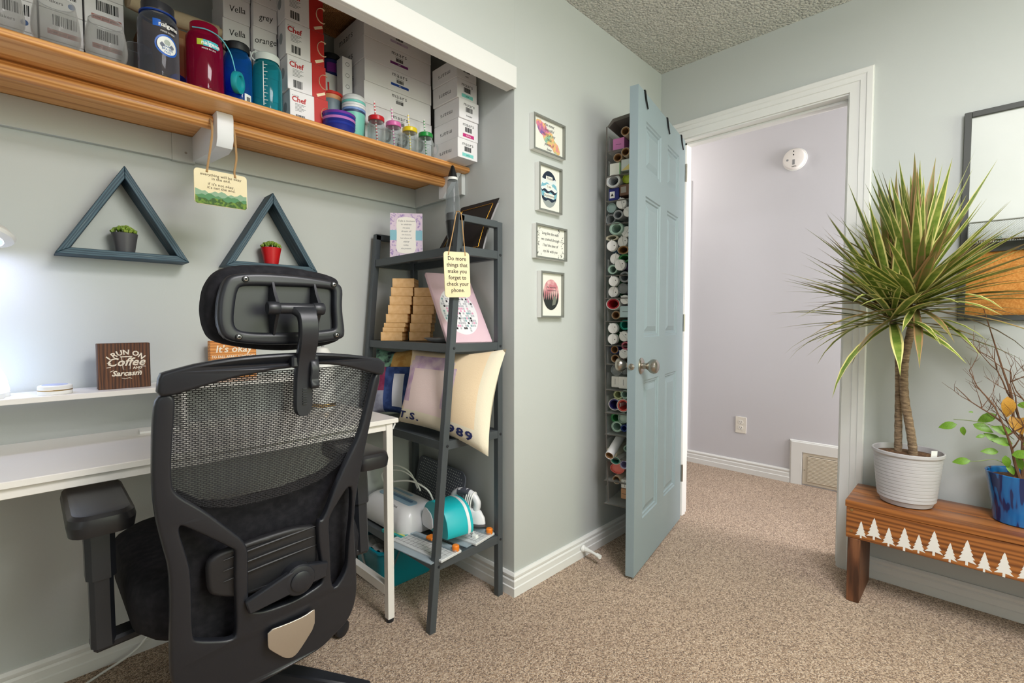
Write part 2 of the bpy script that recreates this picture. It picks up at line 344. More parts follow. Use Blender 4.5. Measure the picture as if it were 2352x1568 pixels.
moulding('baseboard_door', (XW, YR_), (XW, .345), (-1, 0))
HB = [(t, z * 1.02) for t, z in BASE]
moulding('baseboard_hall', (XH, .885), (XH, 1.585), (-1, 0), HB)
# stepped baseboard that frames the hall register
def flat_casing(name, path, w0, prof, org, right, up, mat=TRIM):
    """prof (offset across, proud) swept along polyline path (in plane coords) with mitred corners; offset to the left of travel"""
    T = frame(org, right, up); P = [Vector(p) for p in path]; rings = []
    for i, p in enumerate(P):
        d0 = (P[i] - P[i - 1]).normalized() if i else None; d1 = (P[i + 1] - P[i]).normalized() if i < len(P) - 1 else None
        n0 = Vector((-d0.y, d0.x)) if d0 else None; n1 = Vector((-d1.y, d1.x)) if d1 else None
        if n0 is None: mdir = n1
        elif n1 is None: mdir = n0
        else: mdir = (n0 + n1) / (1 + n0.dot(n1))
        rings.append([tuple(T @ Vector((p.x + mdir.x * o, p.y + mdir.y * o, h))) for o, h in prof])
    return structure(name, MB().ring(rings), mat)
RP = [(0, 0), (0, .012), (.03, .013), (.05, .016), (.062, .016), (.066, .010), (.07, .010), (.074, 0)]
flat_casing('trim_1', [(-.815, .0), (-.815, .215), (-.3, .215)], 0, RP, (XH, 0, 0), *FX)
# door frame: jambs with stop, casing on the room side
jm = MB()
jm.box(XW - .002, XW + .122, OP0 - .02, OP0, 0, OZ).box(XW - .002, XW + .122, OP1, OP1 + .02, 0, OZ).box(XW - .002, XW + .122, OP0 - .02, OP1 + .02, OZ, OZ + .02)
jm.box(XW + .045, XW + .085, OP0, OP0 + .011, 0, OZ).box(XW + .045, XW + .085, OP1 - .011, OP1, 0, OZ).box(XW + .045, XW + .085, OP0, OP1, OZ - .011, OZ)
structure('trim_2', jm, TRIM, bev=.001)
CP = [(0, 0), (0, .011), (.034, .013), (.037, .017), (.056, .0175), (.060, .021), (.078, .021), (.082, .017), (.082, 0)]
# travel so that the casing lies outside the opening (left of travel): up the hinge side, along the head, down the latch side
flat_casing('trim_3', [(-(OP1 + .006), 0), (-(OP1 + .006), OZ + .006), (-(OP0 - .006), OZ + .006), (-(OP0 - .006), 0)], 0, CP, (XW, 0, 0), *FX)
# casing of another door further down the hall
structure('trim_5', MB().box(XH - .018, XH, 1.585, 1.67, 0, 2.12), TRIM, bev=.002)
# closet: fascia along the bottom of the header, painted cleats under the shelf
structure('trim_6', MB().box(-.9, XS - .002, YW - .016, YW + .0, 1.928, 2.006).box(-.9, XS - .01, YW, YW + .03, 1.928, 1.936), TRIM, bev=.0015)
structure('trim_7', MB().box(-.9, .352, YB - .019, YB, 1.592, 1.677).box(.352, .416, YB - .021, YB, 1.590, 1.677).box(.456, XS, YB - .019, YB, 1.592, 1.677), WALL, bev=.001)
structure('trim_8', MB().box(XS - .019, XS, 1.56, YB - .019, 1.592, 1.677), WALL, bev=.001)
# register cover in the hall baseboard
reg = ob('floor_register', MB().box(XH - .006, XH, .56, .812, .008, .215), M('register_almond', (214, 203, 184), .5), label='almond metal floor register with louvres low on the hall wall', cat='vent', bev=.002)
rs = MB(); rs.box(-.001, .001, -.12, .12, -.0035, .0035); rsl = rs.mesh('louvre', [M('register_almond')])
ob('duct_opening', MB().box(XH - .0065, XH - .0055, .570, .782, .026, .196), M('duct_dark', (70, 60, 52), .8), reg)
for k in range(19):
    o = ob('louvre', rsl, None, reg, loc=(XH - .009, .676, .031 + k * .0088), rot=(0, R(-35), 0)); o.scale = (3, .88, .9)
ob('screw', MB().lathe([(.004, 0), (.003, .002)], 10, T=frame((XH - .006, .80, .10), *FX)), STEEL, reg)
# outlet
out = ob('wall_outlet', MB().prism(rrect(.072, .115, .004), 0, .006, 'z', frame((XH, 1.2, .335), *FX)), M('outlet_almond', (232, 226, 214), .4), label='almond duplex electrical outlet plate on the hall wall', cat='outlet', bev=.001)
for dz in (.020, -.020):
    rc = ob('receptacle', MB().prism(rrect(.033, .028, .012), .0055, .0075, 'z', frame((XH, 1.2, .335 + dz), *FX)), M('outlet_white', (240, 236, 228), .4), out)
    sl = MB(); T = frame((XH - .0076, 1.2, .335 + dz), *FX)
    sl.box(-.0075, -.0055, -.001, .008, 0, .0004, T).box(.0055, .0075, -.001, .008, 0, .0004, T).prism(ell(.0026, .0026, 10, 0, -.007), 0, .0004, 'z', T)
    ob('slot', sl, INK, rc)
# smoke alarm
sa = thing('smoke_alarm', 'round white smoke alarm with small label on the hall wall', 'smoke alarm', (XH, .897, 2.114))
T = frame((0, 0, 0), *FX)
ob('base', MB().lathe([(.070, 0), (.072, .006), (.070, .012)], 40, T=T), WHITE, sa)
ob('cover', MB().lathe([(.066, .010), (.066, .026), (.060, .036), (.05, .040), (0.0001, .041)], 40, T=T), M('alarm_white', (238, 232, 226), .4), sa)
ob('test_button', MB().lathe([(.007, .040), (.006, .042)], 14, T=frame((0, .035, -.006), *FX)), M('grey_btn', (140, 140, 140), .5), sa)
d = MB(); d.prism(ell(.004, .004, 10), .0408, .0415, 'z', frame((0, 0, .044), *FX)).prism(ell(.004, .004, 10), .0408, .0415, 'z', frame((0, 0, .022), *FX))
ob('indicator', d, INK, sa)
d = MB(); d.box(-.006, .008, -.04, -.008, .0408, .0416, T); ob('label_sticker', d, M('grey_btn'), sa)
lettering('kidde', .012, frame((-.042, -.004, -.052), *FX), sa, INK, shear=.2)
# spring door stop on the baseboard
ds = thing('door_stop', 'white door stop fixed to the baseboard below the picture frames', 'door stop', (1.735, YW - .018, .042))
ob('flange', MB().lathe([(.016, 0), (.016, .004), (.012, .010)], 16, T=frame((0, 0, 0), (1, 0, 0), (0, 0, 1))), WHITE, ds)
ob('rod', MB().tube([(0, -.008, 0), (-.004, -.05, .002), (-.012, -.085, .002)], [.011, .0065, .006], 10), WHITE, ds)
ob('tip', MB().tube([(-.011, -.082, .002), (-.016, -.102, .002)], .0095, 12), WHITE, ds)
# white cord lying along the back wall under the desk
ob('power_cord', MB().tube(smooth_path([(.33, YB - .03, .16), (.28, YB - .035, .10), (.22, YB - .04, .03), (.13, YB - .06, .006), (.02, 1.80, .006), (-.12, 1.75, .006)]), .0035, 6), WHITE, label='thin white cord against the baseboard under the desk', cat='cord')
# ------------------------------------------------------------------ door, opened into the room
DOORM = M('door_paint_teal_grey', (140, 156, 161), .42, bump=(60, .06, .001))
DL, DR = (2.429, 1.126, .012), R(190.65)
DW, DH = .72, 1.986
cols = ((.115, .312), (.412, .62)); rows = ((.212, .802), (.985, 1.572), (1.675, 1.876))
lf = MB(); lf.box(0, DW, -.035, -.012, 0, DH)
for a, b_ in ((0, .115), (.312, .412), (.62, DW)): lf.box(a, b_, -.0125, 0, 0, DH)
for a, b_ in ((0, .212), (.802, .985), (1.572, 1.675), (1.876, DH)):
    for c0, c1 in cols: lf.box(c0, c1, -.0125, 0, a, b_)
door = ob('door_1', lf, DOORM, loc=DL, rz=DR, kind='structure', label='teal grey six-panel door standing open against the frames wall')
for z0, z1 in rows:
    for x0, x1 in cols:
        pm = MB(); rg = []
        for i_, y_ in ((0, 0), (.004, -.005), (.012, -.0055), (.016, -.0105), (.024, -.0105), (.046, -.003)):
            rg.append([(x0 + i_, y_, z0 + i_), (x1 - i_, y_, z0 + i_), (x1 - i_, y_, z1 - i_), (x0 + i_, y_, z1 - i_)])
        pm.ring(rg, False, True); ob('panel', pm, DOORM, door, ang=12)
for sgn, y0 in ((1, 0), (-1, -.035)):
    T = Matrix.Translation((.657, y0, .868)) @ Matrix.Rotation(-sgn * PI / 2, 4, 'X')
    kb = ob('rosette', MB().lathe([(.034, 0), (.034, .003), (.028, .008), (.016, .010)], 28, T=T), STEEL, door)
    ob('knob', MB().lathe([(.013, .008), (.012, .024), (.018, .032), (.028, .044), (.0305, .055), (.027, .066), (.016, .073), (.0001, .074)], 28, T=T), STEEL, kb)
T = Matrix.Translation((DW, -.0175, .868)) @ Matrix.Rotation(PI / 2, 4, 'Y')
ob('latch', MB().lathe([(.013, -.001), (.013, .002), (.008, .004), (.007, .010), (.0001, .011)], 18, T=T), STEEL, door)
for z in (.2, 1.0, 1.78):
    ob('hinge', MB().tube([(-.006, .004, z), (-.006, .004, z + .09)], .006, 10), STEEL, door)

# ------------------------------------------------------------------ over-door organizer and what it holds
FAB = M('organizer_grey_fabric', (98, 94, 88), .85, bump=(400, .3, .001))
VIN = clear('organizer_clear_vinyl', (226, 228, 226), .1, .12, .08)
WIRE = M('black_wire', (28, 28, 30), .4, .6)
org = thing('door_organizer', 'grey and clear vinyl organizer with pockets hanging over the open door', 'organizer', DL, DR)
X0, X1 = .24, .60
ob('back_panel', MB().box(.07, X1, -.0405, -.0375, .25, 1.925), FAB, org)
ob('top_flap', MB().prism([(-.04, 1.938), (-.155, 1.928), (-.180, 1.900), (-.172, 1.895), (-.15, 1.914), (-.04, 1.924)], X0, X1, 'x'), FAB, org)
for x in (.645, .33, .085):
    hk = MB(); hk.tube([(x, -.045, 1.95), (x, -.040, 1.992), (x, -.0335, 1.9905), (x, -.001, 1.9905), (x, .003, 1.988), (x - .012, .004, 1.955), (x - .03, .005, 1.925)], .0028, 6)
    hk.tube([(x + .008, .003, 1.9895), (x - .006, .004, 1.955), (x - .03, .005, 1.925)], .0028, 6); ob('hook', hk, WIRE, org)
BZ = [1.955, 1.791, 1.684, 1.576, 1.476, 1.252, 1.153, 1.052, .945, .862, .748, .645, .548, .445, .34, .235]
for k in range(15):
    z = BZ[k + 1]
    pk = ob('pocket', MB().box(X0, X1, -.18, -.04, z - .001, z + .001).box(X0, X1 - .02, -.182, -.180, z, min(z + .075, BZ[k] - .006)), VIN, org)
    ob('edging', MB().tube([(X1, -.04, z), (X1, -.182, z)], .0022, 6), FAB, pk)
ob('side_strap', MB().tube([(X1, -.182, 1.9), (X1, -.186, 1.5), (X1, -.184, 1.0), (X1, -.172, .5), (X1, -.160, .245)], .003, 6), FAB, org)
BROWN = M('kraft_core', (140, 100, 58), .8); CAPW = M('cap_white', (238, 236, 232), .4)
DARKIN = M('roll_inside_dark', (60, 62, 64), .8)
RC = {'core': ((216, 196, 170), 'cream roll with brown core'), 'bluecore': ((40, 60, 120), 'dark blue roll with brown core'), 'lavcore': ((168, 160, 200), 'lavender roll with brown core'), 'creamcore': ((225, 214, 190), 'cream and blue roll with brown core'),
      'greyroll': ((200, 205, 205), 'wide pale grey roll'), 'lime': ((176, 194, 60), 'lime green capped tube'), 'tealgrey': ((150, 172, 168), 'grey teal tube'), 'ring': ((212, 210, 210), 'pale grey open tube'), 'clearring': ((228, 228, 230), 'clear white-rimmed tube'), 'mint': ((168, 196, 180), 'mint green roll'),
      'flat': ((205, 200, 178), 'flattened cream roll'), 'creamroll': ((205, 190, 165), 'tan and cream roll'), 'green': ((60, 140, 80), 'green roll'), 'clear': ((205, 208, 208), 'clear plastic tube'), 'redroll': ((176, 34, 48), 'red roll with white outer wrap'), 'teal': ((20, 150, 130), 'bright teal roll'),
      'pink': ((214, 110, 130), 'pink roll'), 'olive': ((190, 196, 150), 'pale olive roll'), 'navyroll': ((44, 40, 100), 'navy roll in a white wrap'), 'redcream': ((214, 90, 80), 'red roll in a cream wrap'), 'greygreen': ((160, 180, 168), 'grey green roll'), 'navy': ((34, 60, 130), 'navy blue roll'),
      'longtube': ((226, 224, 222), 'long white tube with brown core'), 'cream': ((222, 216, 190), 'cream spiral roll'), 'tealgreen': ((60, 140, 120), 'teal green loose roll'), 'coral': ((228, 122, 112), 'wide coral roll')}
BC = {'pinkbox': ((214, 130, 190), 'pink square box'), 'greenbox': ((236, 238, 226), 'white box with green edge'), 'clearbox': ((206, 214, 210), 'clear and yellow gift box'), 'navybox': ((26, 36, 120), 'navy box with white triangle panel'), 'brownbox': ((110, 78, 58), 'brown box with clear window'),
      'palebox': ((196, 220, 224), 'pale blue box'), 'whitebox': ((236, 234, 228), 'white slim box'), 'cardbox': ((178, 134, 96), 'kraft cardboard box')}
ORD = ['top', 'second', 'third', 'fourth', 'fifth', 'sixth', 'seventh', 'eighth', 'ninth', 'tenth', 'eleventh', 'twelfth', 'thirteenth', 'fourteenth', 'bottom']
seen = {}
SIDES = [(200, 50, 60), (70, 140, 90), (120, 90, 150), (200, 190, 180), (60, 110, 150)]
for q, (k, y, z, ry, rz_) in enumerate(ROLLS):
    row = max(i for i in range(15) if z <= BZ[i]); rn = random.Random(q)
    ry *= .93; rz_ *= .93
    y = min(y, -.043 - ry)
    where = 'in %s pocket of door organizer' % ORD[row]
    side = 'next to door' if y > -.125 else 'at outer lip'
    xe = .585 + rn.uniform(-.012, .02)
    if k in BC:
        c, nm = BC[k]; lab = '%s %s, %s' % (nm, where, side)
        t = thing('gift_box' if k in ('clearbox', 'brownbox', 'navybox') else 'small_box', lab, 'box', DL, DR, 'boxes in the door organizer')
        ob('carton', MB().box(xe - .16, xe, y - ry, y + ry, z - rz_, z + rz_), M('orgbox_' + k, c, .5), t, bev=.0015)
        T = Matrix.Translation((xe, y, z)) @ frame((0, 0, 0), (0, 1, 0), (0, 0, 1))
        if k == 'navybox':
            ob('window_label', MB().box(-.019, .004, -.016, .012, -.0002, .001, T), PAPER, t)
            ob('triangle_mark', MB().prism([(-.014, -.008), (-.001, -.008), (-.0075, .005)], .0009, .0016, 'z', T), INK, t)
        elif k == 'brownbox':
            ob('window_label', MB().box(-.018, .006, -.012, .014, -.0002, .001, T), clear('box_window', (220, 214, 205), .2, .05, .5), t)
        elif k == 'clearbox':
            ob('paper_insert', MB().prism([(-.02, -.022), (.02, -.022), (.02, .006)], -.0002, .0008, 'z', T), M('insert_yellow', (222, 204, 130), .6), t)
        elif k == 'greenbox':
            ob('edge_stripe', MB().box(.021, .0245, -.026, .026, -.0002, .0006, T), M('stripe_green', (60, 150, 50), .5), t)
        else:
            ob('slot_mark', MB().box(-.012, .012, -.0008, .0008, -.0002, .0005, T) if k != 'whitebox' else MB().box(-.0006, .0006, -.012, .014, -.0002, .0005, T), INK, t)
    elif k == 'cap':
        sc = SIDES[rn.randrange(5)]
        lab = 'white capped tube %s, %s' % (where, side)
        t = thing('capped_tube', lab, 'tube', DL, DR, 'white capped tubes in the door organizer')
        tilt = Matrix.Translation((xe, y, z)) @ Matrix.Rotation(PI / 2 + rn.uniform(-.08, .08), 4, 'Y') @ Matrix.Rotation(rn.uniform(-.06, .06), 4, 'X')
        ob('tube_body', MB().lathe([(ry * .92, -.24), (ry * .95, -.014)], 18, T=tilt), M('tube_side_%d_%d_%d' % sc, sc, .4), t)
        ob('cap', MB().lathe([(ry, -.016), (ry, .002), (ry * .93, .005), (.0001, .005)], 22, T=tilt), CAPW, t)
        a = rn.uniform(-.6, 1.1); st = MB(); T = tilt @ Matrix.Rotation(a, 4, 'Z')
        st.box(-ry * 1.12, ry * 1.05, -.0016, .0016, .004, .0075, T); ob('tab', st, CAPW, t)
        ob('hole', MB().prism(ell(.0022, .0022, 8, 0, ry * .5), .0045, .0056, 'z', T), INK, t)
    else:
        c, nm = RC[k]; lab = '%s %s, %s' % (nm, where, side)
        t = thing('vinyl_roll' if 'tube' not in nm else 'plastic_tube', lab, 'roll' if 'tube' not in nm else 'tube', DL, DR, 'rolls and tubes in the door organizer')
        ext = .06 if k == 'longtube' else 0
        tilt = Matrix.Translation((xe, y, z)) @ Matrix.Rotation(PI / 2 + rn.uniform(-.06, .06) + (.35 if k == 'longtube' else 0), 4, 'Y') @ Matrix.Rotation(rn.uniform(-.06, .06), 4, 'X') @ Matrix.Diagonal((rz_ / ry, 1, 1, 1))
        body = (M('vinyl_' + k, c, .38) if k not in ('clear', 'clearring') else clear('tube_clear', (220, 224, 224), .2, .06, .25))
        wrap = M('roll_wrap_white', (228, 226, 218), .5) if k in ('redroll', 'navyroll', 'redcream', 'greyroll', 'lavcore', 'tealgreen') else body
        inner = {'core': BROWN, 'bluecore': BROWN, 'lavcore': BROWN, 'creamcore': BROWN, 'longtube': BROWN, 'creamroll': BROWN, 'greyroll': DARKIN, 'ring': M('ring_in', (150, 156, 158), .5)}.get(k, body)
        r0 = ry
        sh = MB().lathe([(r0 * .97, -.26), (r0, -.26), (r0, ext), (r0 * .94, ext), (r0 * .90, ext - .004), (r0 * .90, -.03)], 22, T=tilt, cap0=False, cap1=False)
        ob('wrap', sh, wrap, t)
        ob('core', MB().lathe([(r0 * .90, ext - .02), (r0 * .88, ext - .002), (r0 * .70, ext - .002), (r0 * .66, ext - .02), (r0 * .66, -.1)], 22, T=tilt, cap0=False, cap1=False) if k not in ('lime', 'tealgrey', 'clear', 'greygreen', 'coral') else MB().lathe([(r0 * .93, ext - .008), (r0 * .5, ext - .004), (.0001, ext - .003)], 22, T=tilt, cap0=False), body if inner is DARKIN or wrap is not body else inner, t)
        if k not in ('lime', 'tealgrey', 'clear', 'greygreen', 'coral'):
            ob('bore', MB().lathe([(r0 * .67, ext - .022), (r0 * .66, -.12), (.0001, -.12)], 18, T=tilt, cap0=False), inner, t)
    seen[lab] = seen.get(lab, []) + [(-z, q, t)]
for lab, ts in seen.items():          # things that share a description: tell them apart by height
    if len(ts) > 1:
        ts.sort()
        names = ['uppermost', 'second down', 'third down', 'fourth down', 'fifth down', 'sixth down']
        for i_, (_, _, t_) in enumerate(ts): t_['label'] = lab + ', ' + (names[i_] if i_ < len(ts) - 1 or len(ts) > 2 else 'lower one')
# ------------------------------------------------------------------ helpers for outlined parts
def chaikin(P, it=2, closed=True):
    P = [Vector(p) for p in P]
    for _ in range(it):
        Q = []
        n = len(P)
        for i in range(n if closed else n - 1):
            a, b_ = P[i], P[(i + 1) % n]; Q += [a * .78 + b_ * .22, a * .22 + b_ * .78]
        P = Q
    return [(p.x, p.y) for p in P]
def outline(loops, ext, bev, name, mat, parent, fn, res=2, **k):
    """filled outline with holes, thickness 2*ext, rounded edge bev; fn maps (u, v, w) to 3-D"""
    cu = bpy.data.curves.new('o', 'CURVE'); cu.dimensions = '2D'; cu.fill_mode = 'BOTH'; cu.extrude = ext; cu.bevel_depth = bev; cu.bevel_resolution = res; cu.offset = -bev
    for L in loops:
        sp = cu.splines.new('POLY'); sp.points.add(len(L) - 1); sp.use_cyclic_u = True
        for p, (x, y) in zip(sp.points, L): p.co = (x, y, 0, 1)
    t = bpy.data.objects.new('o', cu); COL.objects.link(t)
    me = bpy.data.meshes.new_from_object(t.evaluated_get(bpy.context.evaluated_depsgraph_get())); bpy.data.objects.remove(t); bpy.data.curves.remove(cu)
    bm = bmesh.new(); bm.from_mesh(me); bmesh.ops.remove_doubles(bm, verts=bm.verts, dist=1e-5); bm.to_mesh(me); bm.free()
    for v in me.vertices: v.co = fn(*v.co)
    bm = bmesh.new(); bm.from_mesh(me); bmesh.ops.recalc_face_normals(bm, faces=bm.faces); bm.to_mesh(me); bm.free()
    me.materials.clear(); me.materials.append(mat); me.name = name
    me.polygons.foreach_set('use_smooth', [True] * len(me.polygons)); me.set_sharp_from_angle(angle=R(40)); me.update()
    return ob(name, me, mat, parent, **k)
# ------------------------------------------------------------------ office chair (seen from behind, facing the desk)
FABR = M('chair_black_fabric', (30, 30, 34), .95, bump=(700, .6, .001), var=(60, (42, 41, 45), .4, .7), spec=.2)
m, nt, b = nodes('chair_mesh_fabric')     # woven net: fine procedural holes
v = coords(nt)
sx_ = nt.nodes.new('ShaderNodeSeparateXYZ'); nt.links.new(v, sx_.inputs[0]); cx_ = nt.nodes.new('ShaderNodeCombineXYZ'); nt.links.new(sx_.outputs[0], cx_.inputs[0]); nt.links.new(sx_.outputs[2], cx_.inputs[1])
bk = nt.nodes.new('ShaderNodeTexBrick'); bk.offset = .5; bk.inputs['Scale'].default_value = 1; bk.inputs['Brick Width'].default_value = .0100; bk.inputs['Row Height'].default_value = .0042; bk.inputs['Mortar Size'].default_value = .00125; bk.inputs['Mortar Smooth'].default_value = .3
nt.links.new(cx_.outputs[0], bk.inputs['Vector']); mr_ = nt.nodes.new('ShaderNodeMapRange'); mr_.inputs['To Min'].default_value = .16; nt.links.new(bk.outputs['Fac'], mr_.inputs['Value']); nt.links.new(mr_.outputs['Result'], b.inputs['Alpha'])
b.inputs['Base Color'].default_value = lin((30, 30, 34)); b.inputs['Roughness'].default_value = .7; MESHM = m
BO = Vector((.41, 1.42, 0))
chair = thing('office_chair', 'black mesh office chair with headrest standing at the white desk', 'chair', BO)
def YS(x, z): return 1.08 + .14 * (.965 - z) + .45 * (x - .41) ** 2
def on(dy=0): return lambda u, v_, w_: (u - BO.x, YS(u, v_) + dy + w_ - BO.y, v_)
def flat(y): return lambda u, v_, w_: (u - BO.x, y + w_ - BO.y, v_)
outerR = CH['outerR']
loop = chaikin(CH['outer'][:3] + CH['outer'][4:] + [(.215, .27), (.27, .235)] + outerR[0:9] + outerR[10:], 1) 
inn = CH['in_top']
U = CH['outer'][:2] + CH['outer'][4:] + [(.21, .268), (.26, .236)] + outerR[0:9] + outerR[11:] + inn[:3] + inn[4:]
outline([chaikin(U, 2), chaikin(CH['hole1'], 2), chaikin(CH['hole2'], 2)], .006, .006, 'back_frame', BLACKP, chair, on(0))
outline([chaikin(CH['rail'], 1)], .008, .006, 'top_rail', BLACKP, chair, on(-.004))
# net
def xr(z):
    T = [(.70, .555), (.72, .575), (.78, .603), (.86, .617), (.98, .640)]
    for (a, xa), (c, xc_) in zip(T, T[1:]):
        if z <= c: return xa + (xc_ - xa) * max(0, (z - a)) / (c - a)
    return T[-1][1]
ML = CH['meshlow']
def low(x):
    for (xa, za), (xb, zb) in zip(ML, ML[1:]):
        if x <= xb: return za + (zb - za) * max(0, x - xa) / (xb - xa)
    return ML[-1][1]
def netp(u, v_, dy=.016):
    z = .955 - v_ * .285; x = .18 + u * (xr(z) - .18); z = .955 - v_ * (.955 - low(x) + .006)
    x = .18 + u * (xr(z) - .18); return (x - BO.x, YS(x, z) + dy - BO.y, z)
ob('mesh_back', MB().grid(netp, 24, 16), MESHM, chair)
def fabp(u, v_):
    zt = .70; x = .207 + u * .392; t = low(x) + .004; z = t - v_ * (t - .30)
    return (x - BO.x, YS(x, z) + .034 + .02 * math.sin(PI * u) - BO.y, z)
ob('lower_back_pad', MB().grid(fabp, 20, 14), FABR, chair)
outline([chaikin(CH['lumbarpad'], 2)], .004, .008, 'lumbar_pad', M('black_soft_plastic', (34, 34, 37), .5), chair, on(.016))
rb = MB()
for k in range(3):
    zz = .565 - k * .025
    rb.tube([(x - BO.x, YS(x, zz) + .005 - BO.y, zz - .02 * (1 - (x - .26) / .24) ** 2) for x in (.285, .33, .37, .42, .46, .49)], [.0008, .0022, .0025, .0025, .0022, .0008], 6)
ob('lumbar_rib', rb, M('black_soft_plastic'), chair)
hx, hz = CH['hub'][0]; hy = YS(hx, hz)
def cbar(p, q, w0, w1, dy0, dy1, th=.018):
    a = Vector((p[0] - BO.x, YS(*p) + dy0 - BO.y, p[1])); c = Vector((q[0] - BO.x, YS(*q) + dy1 - BO.y, q[1]))
    t = (c - a).normalized(); y = Vector((0, 1, 0)); s_ = t.cross(y).normalized(); n = s_.cross(t)
    return MB().ring([[a + s_ * w0 + n * th / 2, a - s_ * w0 + n * th / 2, a - s_ * w0 - n * th / 2, a + s_ * w0 - n * th / 2], [c + s_ * w1 + n * th / 2, c - s_ * w1 + n * th / 2, c - s_ * w1 - n * th / 2, c + s_ * w1 - n * th / 2]])
ob('lumbar_arm', cbar((.325, .432), (hx - .008, hz + .004), .016, .026, -.018, -.018), BLACKP, chair, bev=.003)
ob('lumbar_arm', cbar((.506, .452), (hx + .008, hz + .006), .018, .026, -.012, -.016), BLACKP, chair, bev=.003)
hubT = Matrix.Translation((hx - BO.x, hy - BO.y, hz)) @ Matrix.Rotation(PI / 2, 4, 'X')
hub = ob('lumbar_knob', MB().lathe([(.036, -.02), (.036, .022), (.033, .026), (.026, .028)], 32, T=hubT), BLACKP, chair)
ob('knob_cap', MB().lathe([(.0235, .026), (.0235, .032), (.020, .034), (.0001, .0335)], 32, T=hubT), BLACKP, hub)
outline([chaikin(CH['plate'], 1)], .0006, .0015, 'badge_plate', M('badge_steel', (206, 198, 186), .34, .8, bump=(140, .2, .0005)), chair, on(-.014))
# headrest
outline([chaikin(CH['hpad'], 2)], .016, .024, 'headrest_cushion', FABR, chair, flat(1.160), 4)
hs = chaikin(CH['hshell'], 2)
sh = outline([hs, chaikin(CH['hrecess'], 2)], .004, .0085, 'headrest_shell', BLACKP, chair, flat(1.098), 3)
ob('shell_floor', MB().prism(chaikin(CH['hshell'], 1), 1.102 - BO.y, 1.108 - BO.y, 'y', Matrix.Translation((-BO.x, 0, 0))), BLACKP, sh)
for x, z in CH['screws']:
    T = Matrix.Translation((x - BO.x, 1.084 - BO.y, z)) @ Matrix.Rotation(PI / 2, 4, 'X')
    sw = ob('screw', MB().lathe([(.0066, -.004), (.0066, .0012), (.005, .0016)], 16, T=T), M('washer_black', (20, 20, 22), .35, .5), sh)
    s2 = MB().lathe([(.0042, .001), (.004, .003), (.0027, .0034), (.0022, .001), (.0001, .001)], 16, T=T); ob('screw_head', s2, M('chrome', (210, 210, 212), .15, 1), sh)
for x in (.375, .4645):
    r_ = MB(); r_.ring([[(x + s_ * wd - BO.x, y - BO.y, z) for s_, y in ((-1, 1.112), (1, 1.112), (.6, yy), (-.6, yy))] for z, wd, yy in ((1.024, .003, 1.090), (1.06, .005, 1.072), (1.092, .006, 1.052), (1.125, .005, 1.076), (1.156, .003, 1.090))])
    ob('rib', r_, BLACKP, sh)
def xcyl(x0, x1, y, z, r): return MB().lathe([(r * .9, 0), (r, .002), (r, x1 - x0 - .002), (r * .9, x1 - x0)], 20, T=Matrix.Translation((x0 - BO.x, y - BO.y, z)) @ Matrix.Rotation(PI / 2, 4, 'Y'))
stem = MB(); path = smooth_path([(.420, 1.052, 1.090), (.424, 1.036, 1.078), (.4255, 1.028, 1.055), (.4265, 1.034, 1.02), (.427, 1.050, .985), (.4255, 1.060, .94), (.4245, 1.063, .89), (.4235, 1.064, .856)], 4)
rgs = []
for i, p in enumerate(path):
    t = (path[min(i + 1, len(path) - 1)] - path[max(i - 1, 0)]).normalized(); xx = Vector((1, 0, 0)); n = xx.cross(t).normalized()
    e = i / (len(path) - 1); wd = .0205 - .0018 * e + (.012 * max(0, 1 - i / 5)); wd *= (1 if i < len(path) - 3 else (.95, .8, .5)[i - len(path) + 3]); th = .009
    c = p - BO
    rgs.append([tuple(c + xx * a * wd + n * q * th) for a, q in ((-1, -.5), (-.85, -1), (.85, -1), (1, -.5), (1, .6), (.85, 1), (-.85, 1), (-1, .6))])
stem.ring(rgs)
st = ob('headrest_stem', stem, BLACKP, chair, ang=50)
ob('pivot', xcyl(.352, .466, 1.050, 1.0895, .0115), BLACKP, st)
for x0, x1 in ((.350, .374), (.444, .468)): ob('pivot_collar', xcyl(x0, x1, 1.050, 1.0895, .0135), BLACKP, st)
nt_ = MB()
for k in range(7): nt_.cbox((.425 - BO.x, 1.0525 - BO.y, .915 - k * .0055), (.009, .003, .0022))
ob('notch', nt_, BLACKP, st)
ob('clamp', MB().box(.398 - BO.x, .456 - BO.x, 1.048 - BO.y, 1.082 - BO.y, .962, .988), BLACKP, chair, bev=.004)
ob('release_lever', MB().prism([(1.050, .980), (1.040, .975), (1.036, .955), (1.042, .935), (1.036, .922), (1.041, .914), (1.052, .916), (1.054, .975)], .434 - BO.x, .452 - BO.x, 'x', Matrix.Translation((0, -BO.y, 0))), BLACKP, chair, bev=.002)
